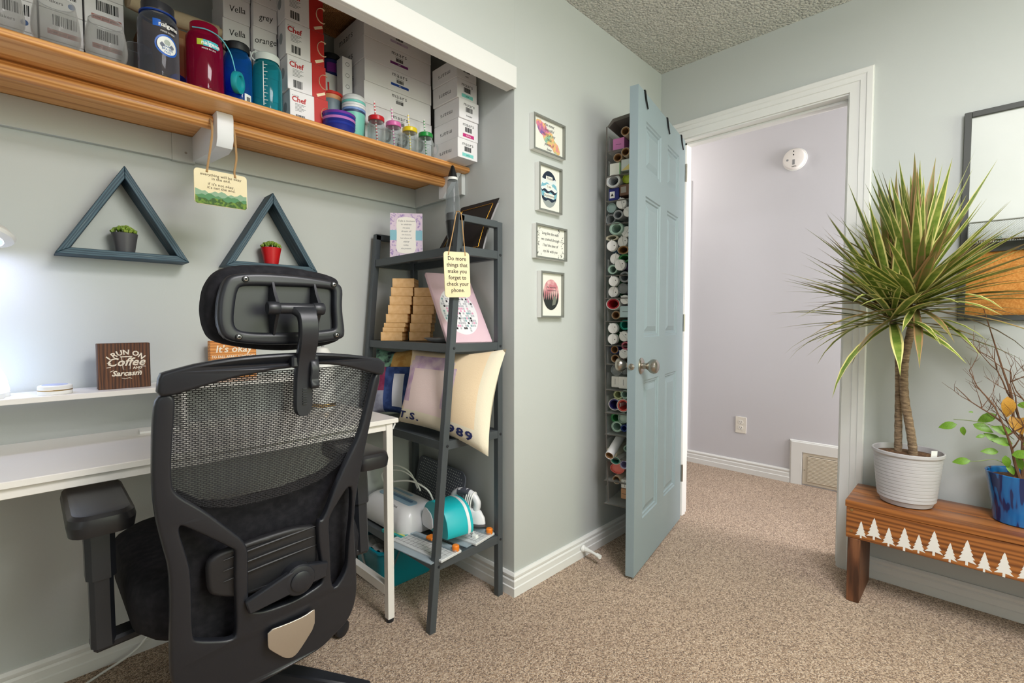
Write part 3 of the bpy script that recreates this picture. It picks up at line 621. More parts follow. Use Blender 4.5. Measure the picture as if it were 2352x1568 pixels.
# seat, arms, base
def seat_p(u, v_):
    return None
sb = MB(); rg = []
for z, i_ in ((.345, .07), (.352, .03), (.380, .006), (.445, .0), (.478, .008), (.494, .03), (.500, .08)):
    rg.append([(x, y, z) for x, y in rrect(.535 - 2 * i_, .52 - 2 * i_, .11 - i_ * .6, 6, 0, .06)])
sb.ring(rg); ob('seat', sb, FABR, chair, ang=70)
ob('seat_plate', MB().box(-.18, .18, -.14, .24, .335, .352), BLACKP, chair, bev=.01, seg=2)
ob('tilt_mechanism', MB().box(-.09, .09, -.10, .14, .29, .337), BLACKP, chair, bev=.012, seg=2)
ob('back_bracket', MB().bar((0, -.08, .33), (-.02, -.235, .30), .13, .03), BLACKP, chair, bev=.006)
for s_ in (-1, 1):
    ax = .308 * s_
    ar = ob('arm_post', MB().ring([[(ax + a * .026 * k, .0 + b2 * .034 * k + dy, z) for a, b2 in ((-1, -.6), (-.6, -1), (.6, -1), (1, -.6), (1, .6), (.6, 1), (-.6, 1), (-1, .6))] for z, k, dy in ((.50, 1.0, -.035), (.56, 1.0, -.03), (.624, 1.05, -.02))]), BLACKP, chair)
    ob('inner_post', MB().ring([[(ax + a * .021 * k, b2 * .028 * k + dy, z) for a, b2 in ((-1, -.6), (-.6, -1), (.6, -1), (1, -.6), (1, .6), (.6, 1), (-.6, 1), (-1, .6))] for z, k, dy in ((.352, 1.05, -.045), (.39, 1, -.042), (.505, 1.0, -.035))]), BLACKP, ar)
    ob('foot_bar', MB().bar((ax + s_ * .02, -.045, .352), (s_ * .10, -.02, .352), .055, .022), BLACKP, ar, bev=.006)
    ob('height_button', MB().box(ax - .04, ax - .02, -.065, -.035, .600, .616), BLACKP, ar, bev=.002)
    pad = MB(); rg = []
    for z, i_ in ((.624, .014), (.628, .003), (.650, 0), (.664, .003), (.671, .010), (.6725, .016)):
        rg.append([(ax + x, -.012 + y * 1, z + .03 * y) for x, y in rrect(.114 - 2 * i_, .275 - 2 * i_, .036 - i_ * .6, 5)])
    pad.ring(rg); ob('arm_pad', pad, M('arm_pad_black', (30, 30, 33), .38), chair, ang=22)
ob('gas_lift', MB().lathe([(.026, .09), (.026, .20), (.019, .205), (.019, .305)], 18), BLACKP, chair)
bs = ob('base_hub', MB().lathe([(.05, .07), (.055, .10), (.04, .125)], 24), BLACKP, chair)
for k in range(5):
    a = R(-53 + 72 * k); d = Vector((math.cos(a), math.sin(a), 0))
    s2 = d.cross(Vector((0, 0, 1)))
    lg = MB().ring([[tuple(d * r0 + s2 * w_ * q + Vector((0, 0, z + h * e))) for q, e in ((-1, -1), (1, -1), (.7, 1), (-.7, 1))] for r0, w_, z, h in ((.03, .034, .098, .022), (.18, .028, .092, .018), (.345, .020, .082, .012))])
    lo = ob('base_leg', lg, BLACKP, chair, bev=.004)
    c = d * .325
    for q in (-1, 1):
        T = Matrix.Translation(c + s2 * q * .012 + Vector((0, 0, .0275))) @ d.to_track_quat('X', 'Z').to_matrix().to_4x4() @ Matrix.Rotation(PI / 2, 4, 'X')
        ob('caster', MB().lathe([(.022, -.009), (.0275, -.006), (.0275, .006), (.022, .009)], 18, T=T), BLACKP, lo)
    ob('caster_stem', MB().tube([c + Vector((0, 0, .03)), c + Vector((0, 0, .075))], .007, 8), STEEL, lo)
# ------------------------------------------------------------------ desk in the closet, with its raised shelf
DESKW = M('desk_white_laminate', (238, 234, 228), .3, coat=.1)
DT = .7245
desk = thing('desk', 'white desk with raised back shelf inside the closet', 'desk', (.2, 1.68, 0))
def dk(name, b6, mat=DESKW, parent=desk, bev=.001): return ob(name, MB().box(b6[0] - .2, b6[1] - .2, b6[2] - 1.68, b6[3] - 1.68, b6[4], b6[5]), mat, parent, bev=bev)
dk('desk_top', (-.6, .912, 1.455, 1.905, DT - .016, DT), bev=.0015)
for x in (-.57, .88):
    dk('leg', (x - .0125, x + .0125, 1.462, 1.487, .012, DT - .016)); dk('leg', (x - .0125, x + .0125, 1.862, 1.887, .012, DT - .016))
    dk('side_stretcher', (x - .0125, x + .0125, 1.487, 1.862, .095, .13)); dk('side_rail', (x - .0125, x + .0125, 1.487, 1.862, DT - .042, DT - .017))
    for y in (1.4745, 1.8745): ob('foot', MB().lathe([(.014, 0), (.015, .013)], 12, (x - .2, y - 1.68, 0)), BLACKP, desk)
dk('front_rail', (-.56, .868, 1.466, 1.486, DT - .040, DT - .0165))
dk('back_rail', (-.56, .868, 1.866, 1.886, DT - .040, DT - .0165))
dk('raised_shelf', (-.6, .70, 1.752, 1.905, .8505, .8655), bev=.001)
for x in (-.4, .335, .685): dk('shelf_support', (x, x + .015, 1.77, 1.9, DT, .8505))
ob('hook', MB().tube([(.695, -.13, .70), (.715, -.14, .675), (.735, -.15, .672), (.742, -.152, .69)], .0035, 6).tube([(.695, -.13, .70), (.695, -.12, .709)], .0035, 6), WHITE, desk)
# notepad on the desk
ob('paper_pad', MB().cbox((0, 0, .003), (.10, .055, .006)), PAPER, loc=(.285, 1.82, DT), rz=R(-6), label='small white notepad lying on the desk beside the chair', cat='notepad', bev=.0008)
# desk lamp with bluish white light, mostly outside the picture
LX, LY = -.096, 1.80
lampm = M('led_panel', (225, 235, 255), .4, emit=(170, 195, 255), es=9)
lamp = thing('desk_lamp', 'white round-headed lamp with bluish light above the desk', 'lamp', (LX, LY, .8655))
ob('lamp_base', MB().lathe([(.055, 0), (.055, .012), (.045, .018), (.0001, .019)], 32), WHITE, lamp)
ob('stem', MB().tube(smooth_path([(-.02, .03, .015), (-.03, .05, .2), (-.03, .05, .36), (-.015, .02, .42)]), .008, 10), WHITE, lamp)
T = XF(R(-14), R(10), 0, (0, -.01, .42))
hd = ob('lamp_head', MB().lathe([(.0001, .024), (.045, .024), (.075, .016), (.088, .002), (.085, -.006), (.068, -.012)], 36, T=T, cap1=False), WHITE, lamp)
ob('led_ring', MB().lathe([(.066, -.0125), (.040, -.0128), (.0001, -.0128)], 36, T=T, cap0=False), M('led_soft', (214, 222, 245), .4, emit=(150, 175, 255), es=1.2), hd)
l = bpy.data.lights.new('desk_lamp_light', 'AREA'); l.shape = 'DISK'; l.size = .12; l.energy = 1.0; l.color = (.66, .70, 1.0)
lo = bpy.data.objects.new('desk_lamp_light', l); COL.objects.link(lo); lo.location = (LX, LY - .01, 1.262); lo.rotation_euler = (R(14), R(10), 0)
# little glowing lamp on the raised shelf at the picture edge
gl = thing('glow_lamp', 'small glowing white lamp on the raised desk shelf', 'lamp', (-.068, 1.835, .8655))
ob('glow_base', MB().lathe([(.036, 0), (.036, .012), (.030, .014)], 24), WHITE, gl)
ob('glow_shade', MB().lathe([(.032, .012), (.036, .016), (.030, .05), (.016, .085), (.0001, .09)], 24), M('glow_shade', (240, 245, 255), .5, emit=(190, 210, 255), es=4), gl)
point('glow_lamp_light', (-.055, 1.80, .985), .22, (.60, .76, 1.0), .03)
# round white case
pk = thing('round_case', 'flat round white case with metal rim on the raised desk shelf', 'case', (.053, 1.80, .8655))
ob('case_body', MB().lathe([(.034, 0), (.0355, .002), (.0355, .010)], 32), WHITE, pk)
ob('rim', MB().lathe([(.0352, .0098), (.036, .0105), (.036, .0125), (.0352, .0132)], 32, cap0=False, cap1=False), M('gold_rim', (190, 160, 110), .3, 1), pk)
ob('case_lid', MB().lathe([(.0355, .013), (.0355, .022), (.033, .0245), (.0001, .025)], 32), WHITE, pk)
ob('lid_inset', MB().lathe([(.027, .0246), (.026, .0256), (.0001, .0256)], 32), M('inset_lilac', (176, 186, 222), .4), pk)
# wooden coffee sign
DW_ = wood('sign_dark_walnut', [(.2, (46, 26, 15)), (.5, (86, 50, 28)), (.8, (112, 70, 40))], 2, 26, 9, .5)
CREAM = M('letter_cream', (236, 226, 208), .6)
sg = thing('coffee_sign', 'dark stained wooden block sign reading I run on coffee and sarcasm', 'sign', (.203, 1.80, .8655))
ob('block', MB().box(-.061, .061, -.0, .038, 0, .133), DW_, sg, bev=.0015)
T = frame((0.004, -.0004, .068), *FY)
lettering('I RUN ON', .020, T @ Matrix.Translation((0, .038, 0)), sg, CREAM, offset=.0006, arc=.055, spacing=1.05)
lettering('Coffee', .033, T @ Matrix.Translation((-.002, .009, 0)), sg, CREAM, shear=.35, offset=.0006)
lettering('AND', .010, T @ Matrix.Translation((.026, -.0085, 0)), sg, CREAM, offset=.0003)
lettering('Sarcasm', .021, T @ Matrix.Translation((0, -.024, 0)), sg, CREAM, shear=.3, offset=.0006)
cp = MB(); cp.tube([T @ Vector(p) for p in ((-.011, .024, 0), (-.008, -.012, 0), (.008, -.012, 0), (.011, .024, 0))], .0008, 5).box(-.014, .014, .024, .0265, 0, .0006, T)
for a in (-40, -10, 15, 165, 190, 215):
    c, s_ = math.cos(R(a)), math.sin(R(a)); cp.tube([T @ Vector((c * .036, s_ * .024, 0)), T @ Vector((c * .046, s_ * .031, 0))], .0009, 5)
cp.tube([T @ Vector(p) for p in ((-.012, -.037, 0), (-.004, -.040, 0), (.006, -.037, 0), (.012, -.040, 0))], .0008, 5)
ob('cup_drawing', cp, CREAM, sg)
# orange wooden sign behind the chair
OW = wood('sign_orange_wood', [(.2, (168, 96, 36)), (.5, (206, 132, 58)), (.8, (226, 158, 84))], 0, 20, 10, .5)
s2 = thing('orange_sign', 'orange wooden block sign half hidden behind the chair headrest', 'sign', (.507, 1.855, .8655))
ob('block', MB().box(-.072, .072, 0, .03, 0, .131), OW, s2, bev=.0015)
T = frame((0, -.0004, .066), *FY)
lettering("It's okay", .034, T @ Matrix.Translation((0, .036, 0)), s2, CREAM, shear=.15, offset=.0005)
lettering('TO FALL APART SOMETIMES', .0125, T @ Matrix.Translation((0, .010, 0)), s2, CREAM, sx=.86, offset=.0002)
lettering('TACOS FALL APART', .0145, T @ Matrix.Translation((0, -.012, 0)), s2, CREAM, sx=.95, offset=.0002)
lettering('and we still love them', .0125, T @ Matrix.Translation((0, -.034, 0)), s2, CREAM, shear=.2)
# white rounded diffuser
dfz = thing('diffuser', 'white rounded diffuser on the desk behind the chair back', 'diffuser', (.806, 1.82, DT))
ob('tank', MB().lathe([(.038, 0), (.044, .02), (.045, .10), (.041, .17), (.032, .215), (.018, .236), (.006, .24)], 32), WHITE, dfz)
ob('base_ring', MB().lathe([(.0445, .012), (.0456, .016), (.0456, .022), (.0447, .026)], 32, cap0=False, cap1=False), M('gold_rim'), dfz)
ob('nozzle', MB().lathe([(.006, .238), (.005, .244), (.003, .244)], 14), M('grey_btn'), dfz)

# ------------------------------------------------------------------ triangle wall shelves and mini plants
TEALW = wood('triangle_teal_wood', [(.18, (32, 52, 66)), (.5, (50, 76, 92)), (.72, (70, 98, 110)), (.86, (150, 148, 132))], 0, 30, 12, .6)
def triangle(name, label, cx, zb, half, hgt, parent_loc):
    t = thing(name, label, 'shelf', parent_loc, group='triangle wall shelves')
    A = Vector((-half, 0)); B = Vector((half, 0)); C_ = Vector((0, hgt)); ths = .019
    def member(p, q, inner_p, inner_q): return MB().prism([tuple(p), tuple(q), tuple(inner_q), tuple(inner_p)], -.085, 0, 'y')
    # inner triangle
    cen = (A + B + C_) / 3
    def inset(P, Q, S):     # inner vertex at Q between edges PQ, QS
        d1 = (Q - P).normalized(); d2 = (S - Q).normalized(); n1 = Vector((-d1.y, d1.x)); n2 = Vector((-d2.y, d2.x)); return Q + (n1 + n2) * ths / (1 + n1.dot(n2))
    iA, iB, iC = inset(C_, A, B), inset(A, B, C_), inset(B, C_, A)
    g = .0006
    for nm, (p, q, ip, iq) in (('bottom_board', (A, B, iA, iB)), ('side_board', (B, C_, iB, iC)), ('side_board', (C_, A, iC, iA))):
        d_ = (q - p).normalized() * g
        u = (q - p).normalized(); mid = (p + q) / 2; ang_ = math.atan2(u.y, u.x)
        pts = [Vector(((v_ - mid).dot(u), (v_ - mid).dot(Vector((-u.y, u.x))))) for v_ in (p + d_, q - d_, iq - d_, ip + d_)]
        o = ob(nm, MB().prism([tuple(v_) for v_ in pts], -.085, 0, 'y'), TEALW, t, loc=(mid.x, 0, mid.y), rot=(0, -ang_, 0), bev=.0012)
    return iA.y
TZ = 1.252
h1 = triangle('triangle_shelf', 'dark teal wooden triangle shelf nearer the desk lamp', 0, 0, .158, .274, (.221, YB - .001, TZ))
h2 = triangle('triangle_shelf', 'dark teal wooden triangle shelf above the chair headrest', 0, 0, .158, .274, (.639, YB - .001, TZ))
def succulent(label, loc, potcol, r0, r1, h, nm):
    t = thing('mini_succulent', label, 'plant', loc, group='mini potted plants')
    pm = M(nm, potcol, .4)
    ob('pot', MB().lathe([(r0, 0), (r1, h), (r1 * .9, h), (r1 * .86, h - .006)], 28, cap1=False), pm, t)
    ob('soil', MB().lathe([(r1 * .88, h - .007), (.0001, h - .004)], 20, cap0=False), M('soil_dark', (54, 42, 32), .95, bump=(200, 1, .004)), t)
    GL = M('succulent_green', (104, 138, 44), .5, var=(70, (152, 172, 70), .4, .65))
    rn = random.Random(len(label)); lm = MB()
    for k in range(90):
        a = rn.uniform(0, 2 * PI); q = math.sqrt(rn.random()) * r1 * .9
        T = Matrix.Translation((q * math.cos(a), q * math.sin(a), h - .004 + .020 * (1 - (q / r1) ** 2) + rn.uniform(0, .004))) @ Matrix.Rotation(a, 4, 'Z') @ Matrix.Rotation(.7 * q / r1 + rn.uniform(-.3, .3), 4, 'Y')
        lm.ball((0, 0, .003), (.0036, .0036, .0055), 6, 5, T)
    ob('leaf_cluster', lm, GL, t, kind='stuff')
succulent('tiny green succulent in charcoal pot inside triangle shelf', (.221, YB - .046, TZ + .0192), (78, 78, 82), .0235, .0325, .058, 'pot_charcoal')
succulent('tiny green succulent in red pot inside triangle shelf', (.642, YB - .046, TZ + .0192), (196, 22, 28), .0235, .0345, .061, 'pot_red')
# ------------------------------------------------------------------ closet shelf
PINE = wood('shelf_pine', [(.2, (178, 112, 52)), (.5, (214, 150, 84)), (.8, (232, 176, 112))], 0, 22, 26, .42, coat=.15)
SZ = 1.7000
shf = thing('closet_shelf', 'long varnished pine shelf with rail across the closet', 'shelf', (.2, 1.72, SZ))
prof = [(1.905, 1.678), (1.905, 1.700)] + [(1.539 - .011 * math.sin(R(a)), 1.689 + .011 * math.cos(R(a))) for a in (0, 30, 60, 90, 120, 150, 180)]
ob('shelf_board', MB().prism([(y - 1.72, z - SZ) for y, z in prof], -.9 - .2, XS - .002 - .2, 'x'), PINE, shf)
rp_ = [(1.662 + .016 * math.cos(R(a)) * (1 if True else 1) - 1.72, 1.6565 + .0205 * math.sin(R(a)) - SZ) for a in range(0, 360, 20)]
rp_ = [(max(-.083, min(-.040, y * 1.25 + .0145)), z) for y, z in rp_]
for xa, xb in ((-.9, .4085), (.4535, 1.279)): ob('rail', MB().prism(rp_, xa - .2, xb - .2, 'x'), PINE, shf)
BRK = M('bracket_white', (226, 228, 230), .5)
ob('bracket', MB().prism([(1.612, 1.6775), (1.606, 1.66), (1.609, 1.60), (1.622, 1.578), (1.66, 1.572), (1.917, 1.598), (1.917, 1.6775)], .409, .453, 'x', Matrix.Translation((-.2, -1.72, -SZ))), BRK, shf, bev=.003, seg=2)
ob('bracket', MB().prism([(1.56, 1.6775), (1.585, 1.655), (1.66, 1.59), (1.69, 1.59), (1.69, 1.6775)], XS - .041, XS - .0195, 'x', Matrix.Translation((-.2, -1.72, -SZ))), BRK, shf, bev=.002)
ob('screw', MB().lathe([(.004, 0), (.003, .0012)], 10, T=frame((.39 - .2, YB - .0212 - 1.72, 1.62 - SZ), *FY)), STEEL, shf)
# rope sign hanging from the rail
JUTE = M('jute_rope', (176, 140, 96), .9, bump=(600, .8, .001)); SIGNC = M('sign_cream', (236, 222, 182), .6, var=(8, (228, 212, 170), .4, .7))
TYPE = M('type_brown', (92, 76, 58), .7)
hs1 = thing('hanging_sign', 'cream hanging sign with green hills reading everything will be okay', 'sign', (.419, 1.618, 1.4525))
ob('plaque', MB().prism(rrect(.138, .101, .010), -.0015, .0015, 'y'), SIGNC, hs1)
T = frame((0, -.0017, 0), *FY)
hl = MB()
for m_, (base, amp, sd) in enumerate(((-.012, .006, 1), (-.022, .006, 4), (-.032, .007, 8))):
    hl.m = m_; n = 16; top = [(-.067 + .134 * k / n, base + amp * math.sin(k * .9 + sd) * .5 + amp * .5 * math.sin(k * 2.3 + sd)) for k in range(n + 1)]
    hl.prism(top + [(.067, -.046), (.063, -.0495), (-.063, -.0495), (-.067, -.046)], -.0001 + m_ * .0002, .0002 + m_ * .0002, 'z', T)
ob('hills_print', hl, [M('hill_pale', (140, 172, 142), .7), M('hill_mid', (84, 138, 92), .7), M('hill_dark', (66, 96, 50), .8, var=(120, (120, 150, 60), .45, .6))], hs1)
for s_, y, sz in (('everything will be okay', .036, .0108), ('in the end.', .026, .0108), ("if it's not okay,", .010, .0108), ("it's not the end.", .0, .0108)):
    lettering(s_, sz, T @ Matrix.Translation((0, y, .0006)), hs1, TYPE, spacing=1.06, ext=.0001)
def strand(t, pts, r=.0031): return ob('rope', MB().tube(smooth_path(pts), r, 6), JUTE, t)
strand(hs1, [(-.037, -.003, .043), (-.034, .0, .06), (-.022, .0, .14), (-.019, .004, .178), (-.019, .02, .2), (-.019, .045, .223)])
strand(hs1, [(.037, -.003, .041), (.036, .0, .06), (.042, .0, .10), (.040, .0, .15), (.039, .004, .178), (.039, .02, .2), (.039, .045, .223)])

# ------------------------------------------------------------------ boxes
BOXW = M('carton_white', (238, 236, 237), .6, var=(5, (231, 228, 230), .4, .7)); GREY = M('print_grey', (110, 110, 112), .7)
def carton(name, label, x0, x1, y0, y1, z0, h, mat=BOXW, group=None, cat='box', lid=True):
    t = thing(name, label, cat, ((x0 + x1) / 2, (y0 + y1) / 2, z0), group=group)
    w_, d_ = x1 - x0, y1 - y0
    ob('carton_body', MB().box(-w_ / 2, w_ / 2, -d_ / 2, d_ / 2, 0.0005, h - .0005), mat, t, bev=.0012)
    return t, frame((0, -d_ / 2 - .0003, h / 2), *FY), frame((-w_ / 2 - .0003, 0, h / 2), *FX), w_, d_
def band(T, cx, cy, w_, h, t, mat, name='colour_band'): return ob(name, MB().box(cx - w_ / 2, cx + w_ / 2, cy - h / 2, cy + h / 2, -.0001, .0004, T), mat, t)
TR = Matrix.Translation
# six wide boxes
BANDS = [None, None, None, ((22, 64, 150), 'blue'), ((112, 36, 110), 'plum'), ((196, 178, 200), 'lavender')]
ORDS = ['bottom', 'second from bottom', 'third from bottom', 'third from top', 'second from top', 'topmost']
for k in range(6):
    bd = BANDS[k]
    lab = 'wide white bottle box, %s of its six-high stack%s' % (ORDS[k], '' if not bd else ', with %s band' % {'blue': 'blue', 'plum': 'purple', 'lavender': 'pale lilac'}[bd[1]])
    dx = (0, .002, -.002, .001, -.001, 0)[k]
    t, TF, TS, w_, d_ = carton('bottle_box', lab, .888 + dx, 1.182 + dx, 1.622, 1.86, SZ + k * .0795, .0795, group='wide white boxes on the closet shelf')
    lettering('maars', .022, TF @ TR((0, .024, 0)), t, INK, spacing=1.2, sx=1.1, ext=.0001)
    lettering('17 SKU-CKM-04', .005, TF @ TR((0, .011, 0)), t, INK, ext=.0001)
    barcode(TF @ TR((.001, .0015, 0)), .032, .012, 46, t, INK, k)
    if bd:
        band(TF, 0, -.014, .078, .009, t, M('band_' + bd[1], bd[0], .6))
        lettering(bd[1], .006, TF @ TR((0, -.014, .0005)), t, PAPER if bd[1] != 'lavender' else INK, ext=.0001)
    lettering('maars', .036, TS @ TR((-.02, 0, 0)), t, GREY, spacing=1.15, sx=1.15, ext=.0001)
# five small boxes at the end of the shelf
SB = [('mint', (126, 206, 200)), ('fuchsia', (196, 36, 120)), ('lavender', None), ('mint', (126, 206, 200)), ('mint', None)]
for k in range(5):
    nm, c = SB[k]; pos = ['bottom', 'second from bottom', 'middle', 'second from top', 'topmost'][k]
    lab = 'small white bottle box at the shelf end, %s of its five-high stack' % pos
    dx = (0, .003, .004, -.002, -.004)[k]
    t, TF, TS, w_, d_ = carton('bottle_box', lab, 1.190 + dx, 1.290 + dx, 1.462 - (.004 if k == 2 else 0), 1.618, SZ + k * .0752, .0752, group='small white boxes at the shelf end')
    lettering('maars', .019, TF @ TR((0, .019, 0)), t, INK, spacing=1.15, sx=1.1, ext=.0001)
    barcode(TF @ TR((0, .0, 0)), .034, .018, 40, t, INK, k + 20)
    if c: band(TF, 0, -.023, .056, .013, t, M('band_s' + nm, c, .6))
    lettering(nm, .009, TF @ TR((0, -.023, .0005)), t, PAPER if nm == 'fuchsia' else INK, ext=.0001)
    lettering('maars', .025, TS @ TR((0, -.006, 0)) @ Matrix.Rotation(PI, 4, 'Z'), t, GREY, spacing=1.15, sx=1.15, ext=.0001)
# mug boxes
RED = M('mugbox_red', (190, 36, 30), .5); CHEFR = M('chef_red', (186, 30, 34), .6); MUGC = M('mug_cream', (240, 220, 186), .5); MUGG = M('mug_grey_print', (150, 156, 162), .6)
for k in range(5):
    lab = 'red and white mug box, %s of its five-high stack' % ['bottom', 'second from bottom', 'middle', 'second from top', 'topmost'][k]
    dx = (.012, .006, .002, 0, -.002)[k]
    t, TF, TS, w_, d_ = carton('mug_box', lab, .604 + dx, .728 + dx, 1.603, 1.72, SZ + k * .1075, .1075, group='mug boxes on the closet shelf')
    ob('red_panel', MB().box(.016, .0622, -.0534, .0534, -.0001, .0005, TF), RED, t)
    mg = MB(); hd_ = [TF @ Vector((.058 + .019 * math.cos(R(a)), .004 + .024 * math.sin(R(a)), .001)) for a in range(60, 301, 24)]
    mg.tube(hd_, .0042, 6, flat=.25); mg.prism([(.030, -.042), (.058, -.028), (.0605, -.036), (.034, -.050)], .0004, .001, 'z', TF)
    ob('mug_picture', mg, MUGC, t)
    lettering('MASTER', .0055, TF @ TR((-.044, .037, 0)), t, GREY, spacing=1.2, ext=.0001)
    lettering('Chef', .023, TF @ TR((-.034, .026, 0)), t, CHEFR, offset=.0006, ext=.0001)
    tx = MB()
    for q in range(6): tx.box(-.046, -.012 - .006 * (q % 3), .012 - q * .0042, .0132 - q * .0042, -.0001, .0002, TF)
    ob('small_print', tx, GREY, t)
    barcode(TF @ TR((-.030, -.033, 0)), .028, .024, 34, t, INK, k + 40)
    sd = MB(); sd.prism(ell(.014, .017, 14, .02, .005), 0, .0004, 'z', TS).prism(ell(.010, .012, 14, -.012, .005), 0, .0004, 'z', TS); ob('side_picture', sd, MUGG, t)
# hand-lettered small boxes
HAND = M('marker_black', (26, 24, 28), .6)
for c, (x0, x1, y0, words) in enumerate(((.452, .528, 1.682, ['', '', '', 'Vella', 'Vella', '']), (.531, .602, 1.662, ['', '', '', 'orange', 'grey', 'grey']))):
    for k in range(6):
        pos = ['bottom', 'second from bottom', 'third from bottom', 'third from top', 'second from top', 'topmost'][k]
        lab = 'small white box%s, %s of the stack %s' % (' hand-lettered ' + words[k] if words[k] else '', pos, 'behind the blue bottle' if c == 0 else 'beside the mug boxes')
        t, TF, TS, w_, d_ = carton('mug_carton', lab, x0 + (.002 * ((k * 7) % 3 - 1)), x1 + (.002 * ((k * 7) % 3 - 1)), y0, y0 + .12, SZ + k * .0735, .0735, group='small white hand-lettered boxes')
        if words[k]: lettering(words[k], .027, TF @ Matrix.Rotation(R(12), 4, 'Z'), t, HAND, shear=.3, ext=.0001, sx=.9)
# rose gold boxes behind the glasses
ROSE = M('band_rose', (178, 120, 112), .6); LOGO = M('logo_blue', (70, 100, 150), .6)
for c, (x0, x1) in enumerate(((-.135, -.045), (-.042, .043), (.047, .129), (.133, .214))):
    for k in range(4):
        lab = 'white glitter tumbler box, %s of the %s stack behind the stemless glasses' % (['bottom', 'second from bottom', 'third from bottom', 'topmost'][k], ['fourth', 'third', 'second', 'first'][c])
        t, TF, TS, w_, d_ = carton('tumbler_box', lab, x0, x1, 1.702, 1.79, SZ + k * .0752, .0752, group='rose gold tumbler boxes')
        barcode(TF @ TR((.006, .014, 0)), .046, .026, 40, t, INK, c * 5 + k + 60)
        if (c + k) % 2 == 1 or c == 3:
            band(TF, .004, -.017, .062, .0125, t, ROSE); lettering('rose gold glitter', .0085, TF @ TR((.004, -.017, .0005)), t, INK, ext=.0001)
        else:
            ob('round_logo', MB().prism(ell(.007, .007, 18, .02, -.016), 0, .0004, 'z', TF), LOGO, t); lettering('Makers', .011, TF @ TR((-.012, -.016, 0)), t, INK, ext=.0001)
# stemless glasses
GLASS = clear('glass_clear', (237, 237, 236), .3, .02, .012)
def stemless(lab, x, y, r, h):
    t = thing('stemless_glass', lab, 'glass', (x, y, SZ), group='stemless glasses on the closet shelf')
    pr = [(.0001, .0005), (r * .62, .0005), (r * .80, h * .08), (r * .97, h * .28), (r, h * .42), (r * .94, h * .68), (r * .80, h), (r * .775, h), (r * .91, h * .68), (r * .965, h * .42), (r * .935, h * .28), (r * .76, h * .1), (r * .5, h * .055), (.0001, h * .05)]
    ob('bowl', MB().lathe(pr, 36, cap0=False, cap1=False), GLASS, t)
    ob('rim', MB().lathe([(r * .80, h), (r * .795, h + .0012), (r * .78, h + .0012), (r * .775, h)], 36, cap0=False, cap1=False), clear('glass_rim', (210, 214, 216), .6, .02, .5), t)
stemless('clear stemless glass cut off by the picture edge on the closet shelf', -.022, 1.585, .043, .112)
stemless('larger clear stemless glass on the closet shelf before white boxes', .072, 1.585, .0445, .115)
stemless('clear stemless glass beside the grey water bottle on the shelf', .163, 1.585, .0425, .106)
stemless('clear stemless glass half hidden behind the grey water bottle', .238, 1.66, .038, .105)
# water bottles
def bottle(lab, x, y, r, h, tint, lid=None, neck=.06, dens=.35, ringc=None, z=SZ):
    t = thing('water_bottle', lab, 'bottle', (x, y, z), group='water bottles on the closet shelf')
    mt = clear('bottle_%d_%d_%d' % tint, tint, .3, .05, dens)
    ob('bottle_body', MB().lathe([(r * .82, .0005), (r * .96, .006), (r, .016), (r, h * .74), (r * .985, h * .80), (r * .86, h * .865), (r * .76, h * .89), (r * .76, h)], 40, cap1=False), mt, t)
    if ringc: ob('neck_ring', MB().lathe([(r * .78, h * .885), (r * .90, h * .885), (r * .90, h * .905), (r * .78, h * .905)], 36, cap0=False, cap1=False), M('ring_%d_%d_%d' % ringc, ringc, .4), t)
    if lid:
        lm = M('lid_%d_%d_%d' % lid, lid, .5)
        L_ = MB().lathe([(r * .84, h * .91), (r * .87, h * .92), (r * .87, h * 1.02), (r * .80, h * 1.04), (.0001, h * 1.045)], 40, cap0=False)
        lo = ob('lid', L_, lm, t)
        ob('lid_loop', MB().tube(smooth_path([(-r * .6, -.004, h * 1.03), (-r * 1.0, -.006, h * 1.02), (-r * 1.15, -.006, h * .93), (-r * .9, -.006, h * .88)]), .004, 6, flat=.5), lm, lo)
    return t, r, h
def curved(T0, r, a0, a1, z0, z1, off=.0006, n=10):
    mb = MB(); mb.ring([[((r + off) * math.sin(a0 + (a1 - a0) * k / n), -(r + off) * math.cos(a0 + (a1 - a0) * k / n), z) for k in range(n + 1)] for z in (z0, z1)], False, False, False); return mb
def wrap_text(s, size, r, a, z, t, mat, **k):
    o = lettering(s, size, Matrix.Identity(4), t, mat, **k)
    for v_ in o.data.vertices:
        th = a + v_.co.x / r; rr = r + .0012 + v_.co.z; zz = z + v_.co.y
        v_.co = (rr * math.sin(th), -rr * math.cos(th), zz)
    return o
BLUEL = M('sticker_blue', (36, 96, 190), .4); BLK = M('sticker_black', (24, 24, 30), .4); OFFW = M('sticker_white', (232, 234, 230), .5)
CAMA = -R(10)
t, r, h = bottle('smoke grey wide-mouth water bottle with round white sticker', .272, 1.592, .0455, .192, (176, 180, 192), None, dens=.06, ringc=(34, 70, 160))
ob('neck_cap', MB().lathe([(.036, .178), (.0365, .182), (.0365, .198), (.032, .2), (.030, .194)], 36, cap0=False, cap1=False), M('smoke_neck', (58, 58, 64), .3), t)
ob('logo_badge', curved(None, r, -.42, -.05, .128, .146), BLUEL, t); ob('logo_plate', curved(None, r, -.05, .78, .126, .144), BLK, t)
wrap_text('nalgene', .0155, r, .36, .1355, t, PAPER, offset=.0003); wrap_text('MADE IN USA', .0055, r, .3, .119, t, PAPER)
def disc_on(r, a, z, rad, off, mat, nm, t):
    mb = MB(); mb.add([((r + off) * math.sin(a), -(r + off) * math.cos(a), z)] + [((r + off) * math.sin(a + rad / r * math.cos(q * PI / 14)), -(r + off) * math.cos(a + rad / r * math.cos(q * PI / 14)), z + rad * math.sin(q * PI / 14)) for q in range(28)], [(0, 1 + q, 1 + (q + 1) % 28) for q in range(28)]); ob(nm, mb, mat, t)
